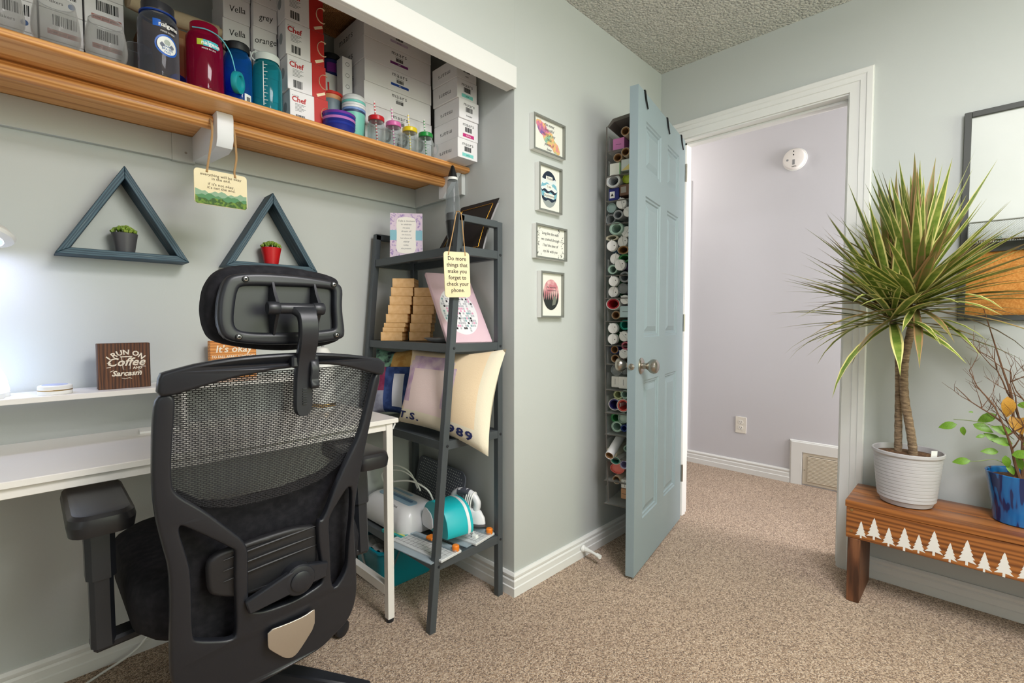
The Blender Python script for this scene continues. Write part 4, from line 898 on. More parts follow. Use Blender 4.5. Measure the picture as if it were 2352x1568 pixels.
disc_on(r, .25, .085, .0275, .0006, BLUEL, 'round_sticker', t); disc_on(r, .25, .085, .0225, .0010, OFFW, 'sticker_centre', t); disc_on(r, .25, .093, .007, .0013, M('flower_grey', (170, 180, 170), .5), 'flower_print', t)
wrap_text('SAFE\nBPA EPS\nFREE', .0072, r, .25, .075, t, M('print_blue', (96, 130, 180), .6), align='CENTER')
t, r, h = bottle('burgundy red wide-mouth water bottle with teal logo', .378, 1.59, .0455, .190, (190, 30, 80), None, dens=.2)
ob('logo_badge', curved(None, r, -.62, -.30, .120, .136), M('sticker_lime', (176, 196, 60), .4), t); ob('logo_plate', curved(None, r, -.30, .55, .119, .136), M('sticker_teal', (60, 176, 186), .4), t)
wrap_text('nalgene', .0155, r, .12, .1275, t, PAPER, offset=.0003); wrap_text('MADE IN USA', .0055, r, 0, .112, t, PAPER)
TEALC = M('cap_teal', (20, 150, 160), .45)
lp = smooth_path([(-.035, -.03, .165), (-.005, -.048, .163), (.03, -.04, .158), (.055, -.035, .13), (.066, -.032, .095), (.070, -.030, .075)])
ob('cap_strap', MB().tube(lp, .0016, 6), M('strap_cyan', (96, 190, 206), .45), t)
Tc = Matrix.Translation((.074, -.034, .052)) @ Matrix.Rotation(R(-38), 4, 'Z') @ Matrix.Rotation(R(96), 4, 'Y')
ob('hanging_cap', MB().lathe([(.0285, -.008), (.0295, -.006), (.0295, .006), (.0285, .008), (.020, .008), (.018, .002), (.0001, .002)], 40, T=Tc), TEALC, t)
t, r, h = bottle('blue narrow water bottle with black lid', .470, 1.615, .0375, .180, (40, 130, 220), (26, 28, 32), dens=.15)
ob('barcode_sticker', curved(None, r, .15, .75, .006, .038), OFFW, t); ob('barcode_print', curved(None, r, .30, .62, .010, .030, .0010), M('print_grey'), t)
t, r, h = bottle('teal water bottle with white lid and measuring marks', .548, 1.60, .041, .172, (60, 186, 200), (222, 230, 226), dens=.15)
sm = MB()
for k in range(12):
    z = .02 + k * .0105; a0 = -.62; ln = .30 if k % 2 else .18
    sm.ring([[((r + .0007) * math.sin(a0 + ln * q / 4), -(r + .0007) * math.cos(a0 + ln * q / 4), z + dz) for q in range(5)] for dz in (0, .0012)], False, False, False)
sm.ring([[((r + .0007) * math.sin(-.62 + .05 * q), -(r + .0007) * math.cos(-.62 + .05 * q), z) for q in range(2)] for z in (.015, .145)], False, False, False)
ob('measuring_scale', sm, OFFW, t)
# loose blue lid between the bottles
bl = MB(); T = Matrix.Translation((0, 0, .031)) @ Matrix.Rotation(PI / 2, 4, 'X')
rr_ = [[((.030 + (.0008 if i % 2 else 0)) * math.cos(2 * PI * i / 60), (.030 + (.0008 if i % 2 else 0)) * math.sin(2 * PI * i / 60), z) for i in range(60)] for z in (-.011, .011)]
bl.ring(rr_, True, True, True, T)
ob('ribbed_closure', bl, M('lid_cobalt', (24, 76, 200), .4), loc=(.325, 1.655, SZ), rz=R(25), label='cobalt blue ribbed lid standing between grey and red bottles', cat='lid')
# kraft box and cloth roll behind the bottles
KR = M('kraft_board', (158, 112, 72), .8, bump=(60, .1, .001))
t, TF, TS, w_, d_ = carton('kraft_box', 'brown kraft cardboard box behind grey and red water bottles', .258, .43, 1.725, 1.88, SZ, .228, KR)
ob('tape', MB().box(-.012, .012, -.09, .09, -.0001, .0004, TF), M('tape_tan', (186, 146, 100), .4), t)
cl = thing('cloth_roll', 'rolled beige linen cloth lying on the kraft cardboard box', 'cloth roll', (.345, 1.745, SZ + .228))
ob('roll', MB().tube([(-.12, -.035, .024), (-.06, -.02, .024), (.02, -.03, .0235), (.10, -.045, .022)], [.022, .0235, .0225, .018], 14), M('linen_beige', (206, 186, 156), .9, bump=(500, .5, .001)), cl)
ob('roll_end', MB().tube([(.10, -.045, .022), (.112, -.047, .022)], [.013, .0125], 12), M('linen_beige'), cl)
# woven hat on top of the wide boxes
STRAW = wood('woven_straw', [(.2, (112, 76, 46)), (.5, (158, 112, 70)), (.8, (184, 138, 92))], 2, 40, .2, .8)
ht = thing('woven_hat', 'brown coiled straw hat on top of the wide white boxes', 'hat', (.872, 1.765, SZ + .4772))
pr = []
for k in range(26):
    q = k / 25; rr = .118 - .062 * q if q < .55 else .084 - .034 * ((q - .55) / .45); z = .0 + (.012 - .012 * q / .55 + .010 * (1 - q / .55) ** 2 if q < .55 else .12 * ((q - .55) / .45)); pr.append((rr + (.0016 if k % 2 else 0), z + .001))
ob('brim_and_crown', MB().lathe(pr + [(.0001, .124)], 40, cap0=True), STRAW, ht)
ob('hat_cord', MB().tube([(.086 * math.cos(R(a)), .086 * math.sin(R(a)), .012) for a in range(0, 360, 20)], .003, 6), M('cord_dark', (50, 36, 26), .8), ht)
# boxes and jar behind the tumblers
t, TF, TS, w_, d_ = carton('tall_box', 'tall white box under the blue glitter jar', .80, .878, 1.752, 1.83, SZ, .282)
lettering('2', .02, TF @ TR((0, .05, 0)), t, INK, ext=.0001)
gj = thing('glitter_jar', 'blue glitter jar with black lid on a tall white box', 'jar', (.842, 1.79, SZ + .282))
ob('jar_body', MB().lathe([(.031, .0005), (.034, .004), (.034, .058), (.031, .062)], 32), clear('jar_blue', (60, 70, 150), .3, .05, .55), gj)
ob('jar_label', curved(None, .034, .15, 1.3, .008, .05), M('jar_label', (206, 206, 214), .5), gj)
ob('label_stripe', curved(None, .034, -.9, .1, .012, .046), M('label_magenta', (130, 40, 150), .5), gj)
ob('jar_lid', MB().lathe([(.035, .060), (.0355, .062), (.0355, .080), (.033, .083), (.0001, .083)], 32, cap0=False), BLK, gj)
t, TF, TS, w_, d_ = carton('narrow_box', 'narrow upright white box with small symbols behind the tumblers', .838, .876, 1.69, 1.735, SZ, .33)
for z in (.14, .10, .06): ob('symbol', MB().tube([TF @ Vector((.007 * math.cos(a * PI / 5), z + .007 * math.sin(a * PI / 5), .0004)) for a in range(11)], .0006, 4), GREY, t)
# grey tumbler
def cup(name, lab, x, y, r0, r1, h, mat, cat='cup', group='cups on the closet shelf', z=SZ):
    t = thing(name, lab, cat, (x, y, z), group=group)
    ob('cup_body', MB().lathe([(r0 * .94, .0005), (r0, .003), (r1, h), (r1 * .95, h), (r0 * .93, .006)], 36), mat, t); return t
t = cup('straw_tumbler', 'grey tumbler with orange-red lid and straw', .793, 1.692, .030, .0375, .158, M('tumbler_grey', (124, 140, 152), .45))
ob('peach_rim', MB().lathe([(.0372, .150), (.0385, .152), (.0395, .166), (.0385, .167)], 36, cap0=False, cap1=False), M('rim_peach', (226, 160, 112), .45), t)
ob('lid', MB().lathe([(.0395, .164), (.042, .166), (.042, .174), (.036, .177), (.0001, .178)], 36, cap0=False), M('lid_orange_red', (220, 56, 44), .4), t)
ob('straw', MB().tube([(-.008, -.004, .05), (-.010, -.004, .215)], .0032, 8), M('straw_red', (200, 40, 40), .4), t)
# nested cups
t = cup('nested_cups', 'stack of nested cups, mint green with white and blue rims', .848, 1.628, .030, .0395, .100, M('cup_mint', (120, 196, 180), .45))
for k, (c, n) in enumerate((((40, 60, 96), 'navy'), ((120, 150, 206), 'blue'), ((226, 228, 230), 'white'), ((226, 228, 230), 'white'), ((120, 206, 196), 'aqua'), ((228, 228, 230), 'white'))):
    z = .099 + k * .0085; q = .0400 + k * .0001
    ob('nested_rim', MB().lathe([(q * .95, z), (q, z + .001), (q * 1.01, z + .0075), (q * .95, z + .008)], 36, cap0=False, cap1=False), M('rimc_' + n, c, .45), t)
ob('top_cover', MB().lathe([(.0395, .149), (.037, .160), (.028, .166), (.0001, .168)], 36, cap0=False), M('rimc_white'), t)
# stacked bowls
t = thing('stacked_bowls', 'stack of purple, pink and blue plastic bowls', 'bowls', (.770, 1.583, SZ), group='cups on the closet shelf')
for k, c in enumerate(((26, 44, 140), (32, 56, 160), (26, 44, 140), (206, 130, 206), (32, 56, 160), (122, 60, 168))):
    z = k * .0085; ob('bowl', MB().lathe([(.040, z + .0005), (.045, z + .002), (.0515 + .0003 * k, z + .017), (.053 + .0003 * k, z + .0185), (.050, z + .018), (.042, z + .004)], 40), M('bowl_%d' % c[0], c, .35), t)
# mason jar mugs
JG = clear('jar_glass', (240, 243, 243), .4, .02)
for k, (x, c, nm) in enumerate(((.905, (196, 30, 40), 'red'), (.975, (214, 106, 170), 'pink'), (1.046, (226, 200, 30), 'yellow'), (1.118, (30, 140, 60), 'green'))):
    t = thing('mason_jar_mug', 'glass mason jar mug with %s lid and striped straw' % nm, 'jar', (x, 1.572, SZ), group='mason jar mugs with straws')
    ob('jar_body', MB().lathe([(.024, .0005), (.029, .004), (.0315, .014), (.0315, .058), (.028, .068), (.0255, .074), (.0255, .082), (.0242, .082), (.0242, .074), (.029, .060), (.029, .014), (.022, .006), (.0001, .005)], 36, cap1=False), JG, t)
    ob('handle', MB().tube(smooth_path([(.028, -.006, .062), (.046, -.010, .060), (.050, -.010, .040), (.044, -.009, .022), (.029, -.006, .018)]), .0042, 8), JG, t)
    lm = M('jarlid_' + nm, c, .3)
    ob('lid', MB().lathe([(.0265, .078), (.028, .080), (.028, .092), (.026, .0945), (.0001, .095)], 36, cap0=False), lm, t)
    sw = M('straw_white', (238, 234, 230), .5); a = Vector((.006, .004, .008)); b2 = Vector((-.010, -.004, .146)); st = MB(); n = 26
    for q in range(n):
        st.m = q % 2; st.tube([a + (b2 - a) * (q / n), a + (b2 - a) * ((q + 1) / n)], .0030, 8, caps=False)
    ob('straw', st, [lm, sw], t)
# ------------------------------------------------------------------ steel rack in the closet corner
RK = M('rack_dark_grey', (80, 86, 90), .42, .3)
RO = Vector((1.12, 1.597, 0)); YF_, YK = 1.3175, 1.877
rack = thing('shelf_rack', 'dark grey steel rack with slanted legs in the closet corner', 'rack', RO)
def lx(z): return .944 + (1.080 - .944) * z / 1.436
tz = 1.436
for y in (YF_, YK):
    ob('slanted_leg', MB().bar((lx(0) - RO.x, y - RO.y, 0), (lx(tz) - RO.x, y - RO.y, tz), .025, .025, (0, 1, 0)), RK, rack, bev=.0015)
    ob('upright_leg', MB().box(1.2525 - RO.x, 1.2775 - RO.x, y - .0125 - RO.y, y + .0125 - RO.y, 0, tz), RK, rack, bev=.0015)
    ob('top_bar', MB().box(lx(tz) - .0125 - RO.x, 1.2525 - RO.x, y - .0125 - RO.y, y + .0125 - RO.y, tz - .022, tz + .003), RK, rack, bev=.0015)
m, nt, b = nodes('rack_perforated'); v = coords(nt, (1, 1, 1)); vo = nt.nodes.new('ShaderNodeTexVoronoi'); vo.inputs['Scale'].default_value = 160; vo.inputs['Randomness'].default_value = 0
nt.links.new(v, vo.inputs['Vector']); gt = nt.nodes.new('ShaderNodeMath'); gt.operation = 'GREATER_THAN'; gt.inputs[1].default_value = .33
nt.links.new(vo.outputs['Distance'], gt.inputs[0]); nt.links.new(gt.outputs[0], b.inputs['Alpha']); b.inputs['Base Color'].default_value = lin((58, 62, 66)); b.inputs['Roughness'].default_value = .45; PERF = m
RSH = [1.328, .985, .648, .238]
for z in RSH:
    xl = lx(z); fr_ = MB()
    for y in (YF_, YK): fr_.box(xl + .010 - RO.x, 1.2535 - RO.x, y - .010 - RO.y, y + .010 - RO.y, z - .030, z)
    fr_.box(xl - .010 - RO.x, xl + .010 - RO.x, YF_ + .0115 - RO.y, YK - .0115 - RO.y, z - .030, z); fr_.box(1.255 - RO.x, 1.275 - RO.x, YF_ + .0115 - RO.y, YK - .0115 - RO.y, z - .030, z)
    s_ = ob('shelf_frame', fr_, RK, rack, bev=.001)
    ob('shelf_mesh', MB().grid(lambda u, v_: (xl + .008 + u * (1.257 - xl - .008) - RO.x, YF_ + .008 + v_ * (YK - YF_ - .016) - RO.y, z - .002), 1, 1), PERF, s_)
    for x in (xl + .004, 1.265): ob('bolt', MB().lathe([(.005, 0), (.0045, .002), (.0001, .0028)], 12, T=frame((x - RO.x, YF_ - .0126 - RO.y, z - .015), *FY)), BLACKP, rack)
# ---- top shelf
Z1 = RSH[0]
lv = thing('lava_lamp', 'lava lamp with black base and cap on the rack top shelf', 'lamp', (1.192, 1.498, Z1))
LB = M('lava_black', (20, 20, 22), .3)
ob('lamp_base', MB().lathe([(.034, .0005), (.035, .004), (.022, .052), (.020, .060), (.023, .07), (.0285, .128), (.027, .130)], 32), LB, lv)
ob('globe', MB().lathe([(.0272, .128), (.0292, .145), (.0300, .165), (.0275, .215), (.0215, .275), (.0195, .292)], 32, cap0=False, cap1=False), clear('lava_glass', (214, 218, 220), .4, .03, .08), lv)
ob('wax', MB().lathe([(.0250, .13), (.026, .150), (.0255, .158), (.012, .163), (.0001, .164)], 28), LB, lv)
ob('collar', MB().lathe([(.0198, .288), (.0205, .290), (.0203, .297), (.0192, .298)], 32, cap0=False, cap1=False), WHITE, lv)
ob('cap', MB().lathe([(.0195, .294), (.0175, .304), (.007, .340), (.004, .345), (.0001, .346)], 32, cap0=False), LB, lv)
# greeting card
cdt = thing('greeting_card', 'pink floral greeting card with blue ribbon band on the rack', 'card', (1.118, 1.715, Z1 + .001), R(-45) + R(6))
CARDP = M('card_floral', (222, 204, 220), .7, var=(95, (160, 132, 190), .52, .66))
ob('front_cover', MB().box(-.066, .066, -.0008, .0008, 0, .187, XF(R(-6))), CARDP, cdt)
ob('back_cover', MB().box(-.066, .066, -.0008, .0008, 0, .187, XF(R(7), 0, 0, (0, .046, 0))), PAPER, cdt)
TC = XF(R(-6)) @ frame((0, -.001, .0935), *FY)
ob('ribbon_band', MB().box(-.066, .066, -.021, .021, -.0001, .0004, TC), M('ribbon_blue', (140, 192, 206), .6), cdt)
ob('text_panel', MB().prism(chaikin([(-.038, -.066), (-.03, -.074), (0, -.078), (.03, -.074), (.038, -.066), (.041, -.05), (.038, 0), (.041, .05), (.038, .066), (.03, .074), (0, .078), (-.03, .074), (-.038, .066), (-.041, .05), (-.038, 0), (-.041, -.05)], 1), .0004, .0009, 'z', TC), M('card_cream', (246, 242, 232), .7), cdt)
for k, s_ in enumerate(('Take a moment', 'to celebrate', 'the past,', 'dream of', 'the future,', 'but above all', 'enjoy', 'today,', 'the present.')):
    lettering(s_, .0088 if k % 3 else .011, TC @ TR((0, .060 - k * .0145, .001)), cdt, GREY, shear=.35 if k % 2 == 0 else 0, ext=.0001)
# black certificate folder leaning on the wall
fo = thing('certificate_folder', 'black certificate folder with gold zigzag border leaning on the wall', 'folder', (1.20, 1.46, Z1))
P00, P10, P01, P11 = Vector((1.185, 1.606, Z1 + .0015)), Vector((1.222, 1.362, Z1 + .0015)), Vector((1.284, 1.556, 1.535)), Vector((1.288, 1.334, 1.537))
def fol(u, v_, off=0):
    p = P00 * (1 - u) * (1 - v_) + P10 * u * (1 - v_) + P01 * (1 - u) * v_ + P11 * u * v_
    n = (P10 - P00).cross(P01 - P00).normalized(); n = n if n.x < 0 else -n
    return tuple(p + n * (off + .010 * math.sin(PI * v_) * u) - Vector((1.20, 1.46, Z1)))
cv = MB(); cv.grid(lambda u, v_: fol(u, v_), 10, 10).grid(lambda u, v_: fol(u, v_, -.002), 10, 10); ob('cover', cv, M('folder_black', (36, 32, 32), .6, bump=(600, .3, .001)), fo, recalc=False)
ob('certificate_page', MB().grid(lambda u, v_: fol(.03 + .97 * u, .0 + .93 * v_, -.004 - .006 * u), 8, 8), PAPER, fo)
gp = []
for (a, c) in (((.10, .08), (.9, .08)), ((.9, .08), (.9, .9)), ((.9, .9), (.10, .9)), ((.10, .9), (.10, .08))):
    for q in range(28):
        t_ = q / 28; w_ = .008 if q % 2 else 0
        gp.append(fol(a[0] + (c[0] - a[0]) * t_ + (w_ if a[0] == c[0] else 0), a[1] + (c[1] - a[1]) * t_ + (w_ if a[1] == c[1] else 0), .0012))
ob('gold_border', MB().tube(gp + [gp[0]], .0013, 4), M('gold_foil', (206, 150, 50), .35, .7), fo)
# ---- second shelf: offcuts, canvas, saucer
Z2 = RSH[1]
BW = wood('offcut_pine', [(.2, (218, 166, 100)), (.5, (236, 190, 126)), (.8, (244, 208, 152))], 0, 12, 10, .6, bump=.05); EG = M('offcut_endgrain', (236, 194, 140), .75, var=(40, (222, 174, 116), .4, .7))
def blocks(base, hs, x, y, rz0, step, wd, ln):
    z = Z2
    for k, h in enumerate(hs):
        rn = random.Random(k * 3 + len(hs)); dx, dy = step[0] * k, step[1] * k
        pos = ['bottom', 'second', 'third', 'fourth', 'fifth', 'sixth', 'seventh', 'topmost']
        lab = 'pine offcut block, %s %s stack on the rack' % ('topmost of the' if k == len(hs) - 1 else pos[k] + ' from bottom of the' if k else 'bottom of the', base)
        mb = MB(); mb.box(-ln / 2, ln / 2, -wd / 2, wd / 2, .0003, h - .0003); mb.mi = [1 if i in (3, 5) else 0 for i in range(6)]
        ob('wood_block', mb, [BW, EG], loc=(x + dx, y + dy, z), rz=rz0 + rn.uniform(-.06, .06), bev=.001, label=lab, cat='wood block', group='pine offcut blocks on the rack'); z += h
A45 = R(45)
blocks('taller', [.036, .019, .018, .036, .036, .036, .036, .036], 1.077, 1.742, A45, (.0052, -.0042), .088, .10)
blocks('shorter', [.036, .036, .036, .036, .036, .036], 1.158, 1.668, A45, (.004, -.003), .085, .10)
cvs = thing('pink_canvas', 'pink canvas print of a mosaic disc leaning on the wood blocks', 'canvas', (1.16, 1.34, Z2))
A_, B_ = Vector((1.068, 1.372, Z2 + .002)), Vector((1.250, 1.332, Z2 + .002)); UPV = Vector((.0, .205, .268)); RT = (B_ - A_)
nn = RT.cross(UPV).normalized(); nn = nn if nn.y < 0 else -nn
TCn = frame(A_ - Vector((1.16, 1.34, Z2)), RT, UPV); cw, ch_ = RT.length, UPV.length
PINKC = M('canvas_pink', (226, 194, 204), .6)
ob('canvas', MB().box(0, cw, 0, ch_, -.016, 0, TCn), PINKC, cvs, bev=.002)
dk_ = ob('disc_print', MB().prism(ell(cw * .40, ch_ * .33, 40, cw * .47, ch_ * .43), -.0001, .0005, 'z', TCn), M('disc_white', (238, 236, 238), .5), cvs)
ts = MB(); rn = random.Random(5)
for j in range(-9, 10):
    for i in range(-9, 10):
        x, y = i / 9.5, j / 9.5
        if x * x + y * y < .86 and rn.random() < .62:
            ts.m = rn.choice((0, 1, 1, 1, 1, 2, 3)) if abs(j) > 1 or rn.random() > .4 else 3
            sx, sy = cw * .40 / 9.5 * .42, ch_ * .33 / 9.5 * .40; cx_, cy_ = cw * .47 + x * cw * .40, ch_ * .43 + y * ch_ * .33
            ts.box(cx_ - sx, cx_ + sx, cy_ - sy, cy_ + sy, .0004, .0008, TCn)
ob('mosaic_print', ts, [M('tile_black', (30, 28, 32), .5), M('tile_grey', (186, 186, 192), .5), M('tile_teal', (130, 170, 172), .5), M('tile_pink', (226, 160, 190), .5)], dk_)
ob('saucer', MB().lathe([(.03, .0005), (.045, .004), (.062, .015), (.063, .0165), (.060, .016), (.044, .006), (.0001, .005)], 36), M('saucer_grey', (150, 150, 152), .4), loc=(1.108, 1.47, Z2), label='grey saucer in front of the wood blocks on the rack', cat='saucer')
# hanging sign on the rack
hs2 = thing('hanging_sign', 'cream hanging sign on the rack reading do more things', 'sign', (1.046, 1.292, 1.2235), R(-6), rot=(0, R(-2.2), R(-6)))
ob('plaque', MB().prism(rrect(.104, .155, .012), -.0015, .0015, 'y'), SIGNC, hs2)
T = frame((0, -.0017, 0), *FY)
for k, s_ in enumerate(('Do more', 'things that', 'make you', 'forget to', 'check your', 'phone.')):
    lettering(s_, .0195, T @ TR((0, .054 - k * .0215, .0003)), hs2, M('type_dark', (56, 52, 46), .7), spacing=1.02, ext=.0001, offset=.0002)
strand(hs2, [(-.034, -.003, .066), (-.030, -.001, .08), (-.006, .006, .15), (.010, .012, .20), (.018, .016, .216)], .0019)
strand(hs2, [(.034, -.003, .066), (.034, -.001, .08), (.034, .006, .15), (.033, .010, .20), (.030, .016, .219), (.024, .03, .2205)], .0019)
# ---- cushions on the third shelf
def cushion(name, lab, c4, puff, mats, colour, base, group='cushions on the rack'):
    t = thing(name, lab, 'cushion', base, group=group); b0 = Vector(base)
    UL, UR, LL, LR = [Vector(p) for p in c4]; nrm = (UR - UL).cross(UL - LL).normalized(); nrm = nrm if nrm.x + nrm.y < 0 else -nrm
    def pt(u, v_, s_):
        k = 4 * u * (1 - u) * 4 * v_ * (1 - v_); e = .035 * (math.sin(PI * u) * (1 if v_ in (0, 1) else 0))
        uu = u + (.5 - u) * .10 * math.sin(PI * v_) * abs(2 * u - 1); vv = v_ + (.5 - v_) * .12 * math.sin(PI * u) * abs(2 * v_ - 1)
        p = UL * (1 - uu) * (1 - vv) + UR * uu * (1 - vv) + LL * (1 - uu) * vv + LR * uu * vv
        w = .004 * math.sin(11 * u + 5 * v_) * math.sin(9 * v_) * k
        return p + nrm * (s_ * puff * (k ** .42) + (w if s_ > 0 else 0)) - b0
    N = 28; fr_ = MB()
    for s_ in (1, -1):
        vs = [tuple(pt(i / N, j / N, s_)) for j in range(N + 1) for i in range(N + 1)]; o = len(fr_.v); fr_.v += vs
        for j in range(N):
            for i in range(N):
                a = o + j * (N + 1) + i; fr_.f.append([a, a + 1, a + N + 2, a + N + 1]); fr_.mi.append(colour((i + .5) / N, (j + .5) / N) if s_ > 0 else 0)
    ob('cover', fr_, mats, t, ang=60); return t, pt
LINEN = M('cushion_cream', (232, 222, 198), .9, bump=(260, .4, .001)); PEACH = M('cushion_peach', (238, 214, 178), .9, bump=(260, .4, .001))
LILAC = M('cushion_lilac', (190, 156, 190), .9, var=(22, (220, 196, 206), .35, .6), bump=(260, .4, .001)); PALE = M('cushion_palepink', (236, 214, 208), .9, bump=(260, .4, .001))
def col1(u, v_):
    if v_ > .82 or u > .90: return 0
    if (abs(u - .34) / .30) ** 2.4 + (abs(v_ - .52) / .46) ** 4 < 1 and v_ > .10:
        return 2 if (abs(u - .34) > .20 or v_ < .30) and v_ < .72 else 3
    return 1
t, pt = cushion('throw_cushion', 'cream cushion with lilac and peach print and dark blue handwriting', [(1.086, 1.628, .955), (1.185, 1.192, .966), (.992, 1.588, .682), (1.090, 1.184, .605)], .058, [LINEN, PEACH, LILAC, PALE], col1, (1.06, 1.40, RSH[2] + .001))
NAVYI = M('ink_navy', (26, 36, 90), .8)
def on_cushion(o, pt, u0, v0, su, sv, off=.002):
    for v_ in o.data.vertices:
        u, w = u0 + v_.co.x * su, v0 - v_.co.y * sv; o_ = v_.co.z
        p = pt(min(max(u, 0), 1), min(max(w, 0), 1), 1); q = pt(min(max(u, 0), 1) + .001, min(max(w, 0), 1), 1); r_ = pt(min(max(u, 0), 1), min(max(w, 0), 1) + .001, 1)
        n = (q - p).cross(r_ - p).normalized(); n = n if n.x + n.y < 0 else -n
        v_.co = p + n * (off + o_)
for s_, u0 in (('T.S.', .16), ('1989', .70)):
    o = lettering(s_, .15, Matrix.Identity(4), t, NAVYI, 'handwriting', spacing=1.2, shear=.1, offset=.004, ext=.0003); on_cushion(o, pt, u0, .90, 1, .8)
B1, B2, B3, B4, B5 = [M('panel_' + n, c, .9, bump=(260, .4, .001), var=(30, c2, .45, .62)) for n, c, c2 in (('navy', (36, 58, 112), (60, 84, 140)), ('berry', (128, 42, 78), (146, 60, 92)), ('mint', (130, 176, 150), (40, 54, 60)), ('gold', (214, 170, 100), (190, 140, 70)), ('grey', (150, 152, 172), (170, 172, 190)))]
def col2(u, v_):
    if v_ < .30: return 2 if u < .5 else 3
    if u < .40: return 1 if v_ < .66 else 4
    if abs(u - .72) < .13 and .38 < v_ < .9: return 5
    return 0
cushion('throw_cushion', 'colour-block cushion in navy, berry, mint and gold behind the cream one', [(1.060, 1.862, .950), (1.165, 1.700, .952), (1.010, 1.835, .668), (1.110, 1.690, .668)], .045, [B1, B2, B3, B4, B5, M('panel_white', (222, 224, 232), .9)], col2, (1.08, 1.78, RSH[2] + .001))
# ---- bottom shelf: craft machines and cutters
Z4 = RSH[3]
MW = M('machine_white', (232, 232, 234), .3, coat=.2); MB_ = M('machine_paleblue', (150, 182, 204), .35); CT = M('press_turquoise', (24, 178, 186), .4)
def soft_box(dx, dy, prof, r):     # rounded footprint, prof (z, inset)
    mb = MB(); mb.ring([[(x, y, z) for x, y in rrect(dx - 2 * i_, dy - 2 * i_, max(r - i_ * .5, .004), 6)] for z, i_ in prof]); return mb
ma = thing('craft_machine', 'white craft cutting machine with pale blue tray on the rack bottom', 'machine', (1.068, 1.70, Z4 + .0005))
ob('case', soft_box(.185, .335, ((0, .012), (.006, .004), (.028, 0), (.062, .004), (.090, .018), (.102, .034), (.105, .046)), .05), MW, ma)
ob('tray_recess', MB().prism(rrect(.046, .235, .018), .1045, .1075, 'z', TR((-.016, -.01, 0))), MB_, ma); ob('tray_slot', MB().prism(rrect(.014, .19, .006), .1072, .1082, 'z', TR((-.010, -.01, 0))), M('slot_blue', (90, 124, 160), .4), ma)
ob('front_strip', MB().prism(rrect(.012, .14, .005), .1047, .1067, 'z', TR((.034, .03, 0))), MB_, ma)
lettering('Cricut', .012, frame((-.066, -.07, .0985), (0, -1, 0), (1, 0, .75)), ma, GREY)
cb_ = MB().tube(smooth_path([(.0, .11, .125), (-.03, .02, .165), (.0, -.08, .185), (.03, -.15, .16), (.05, -.165, .11)]), .0035, 6)
ob('cable', cb_, WHITE, ma); ob('cable', MB().tube(smooth_path([(.02, .15, .12), (.0, .12, .19), (.02, .06, .215), (.05, .0, .19), (.06, -.04, .13)]), .0035, 6), WHITE, ma)
ob('cable', MB().tube(smooth_path([(.01, .14, .12), (-.015, .11, .18), (.02, .03, .20), (.05, -.03, .17), (.06, -.06, .125)]), .003, 6), WHITE, ma)
# paper trimmers (clear boards with orange knobs)
ACR = M('trimmer_board', (206, 208, 208), .35); ORG = M('knob_orange', (238, 130, 30), .4); CLR = clear('trimmer_clear', (226, 238, 244), .3, .05, .18)
def trimmer(lab, loc, rz0, ln, wd):
    t = thing('paper_trimmer', lab, 'paper trimmer', loc, rz0, 'paper trimmers on the rack')
    ob('board', MB().box(-ln / 2, ln / 2, -wd / 2, wd / 2, .0, .010), ACR, t, bev=.002)
    gr_ = MB()
    for k in range(13): gr_.box(-ln / 2 + .02 + k * (ln - .04) / 12 - .0004, -ln / 2 + .02 + k * (ln - .04) / 12 + .0004, -wd / 2 + .01, wd / 2 - .03, .0098, .0104)
    for k in range(5): gr_.box(-ln / 2 + .01, ln / 2 - .01, -wd / 2 + .015 + k * .022 - .0004, -wd / 2 + .015 + k * .022 + .0004, .0098, .0104)
    ob('grid_print', gr_, GREY, t)
    ob('cutting_rail', MB().box(-ln / 2, ln / 2, wd / 2 - .032, wd / 2 - .006, .010, .017), CLR, t, bev=.002)
    ob('swing_ruler', MB().box(-ln / 2 + .01, ln / 2 - .02, -wd / 2 - .03, -wd / 2, .001, .004), CLR, t)
    for x in (-ln / 2 + .012, ln / 2 - .012):
        ob('knob', MB().lathe([(.012, 0), (.013, .003), (.013, .018), (.010, .021), (.0001, .0215)], 18, (x, wd / 2 - .019, .010)), ORG, t)
    ob('blade_slider', MB().box(-.018, .018, wd / 2 - .034, wd / 2 - .004, .017, .030), ORG, t, bev=.004)
    return t
trimmer('clear paper trimmer with orange knobs overhanging the rack front', (1.005, 1.432, Z4 + .0012), R(-83), .27, .10)
trimmer('pale paper trimmer with orange knobs under the turquoise press', (1.175, 1.415, Z4 + .0012), R(-80), .21, .115)
pkx = thing('craft_package', 'turquoise craft package with yellow stripes beside the white machine', 'package', (.985, 1.60, Z4 + .0012), R(-84))
ob('sleeve', MB().box(-.06, .06, -.022, .03, 0, .012), M('pack_turquoise', (30, 160, 160), .4), pkx, bev=.001)
ob('stripe', MB().box(-.06, .06, -.010, -.002, .0118, .0126), M('stripe_lemon', (226, 226, 110), .5), pkx); ob('stripe', MB().box(-.06, .06, .010, .016, .0118, .0126), M('stripe_aqua', (130, 210, 206), .5), pkx)
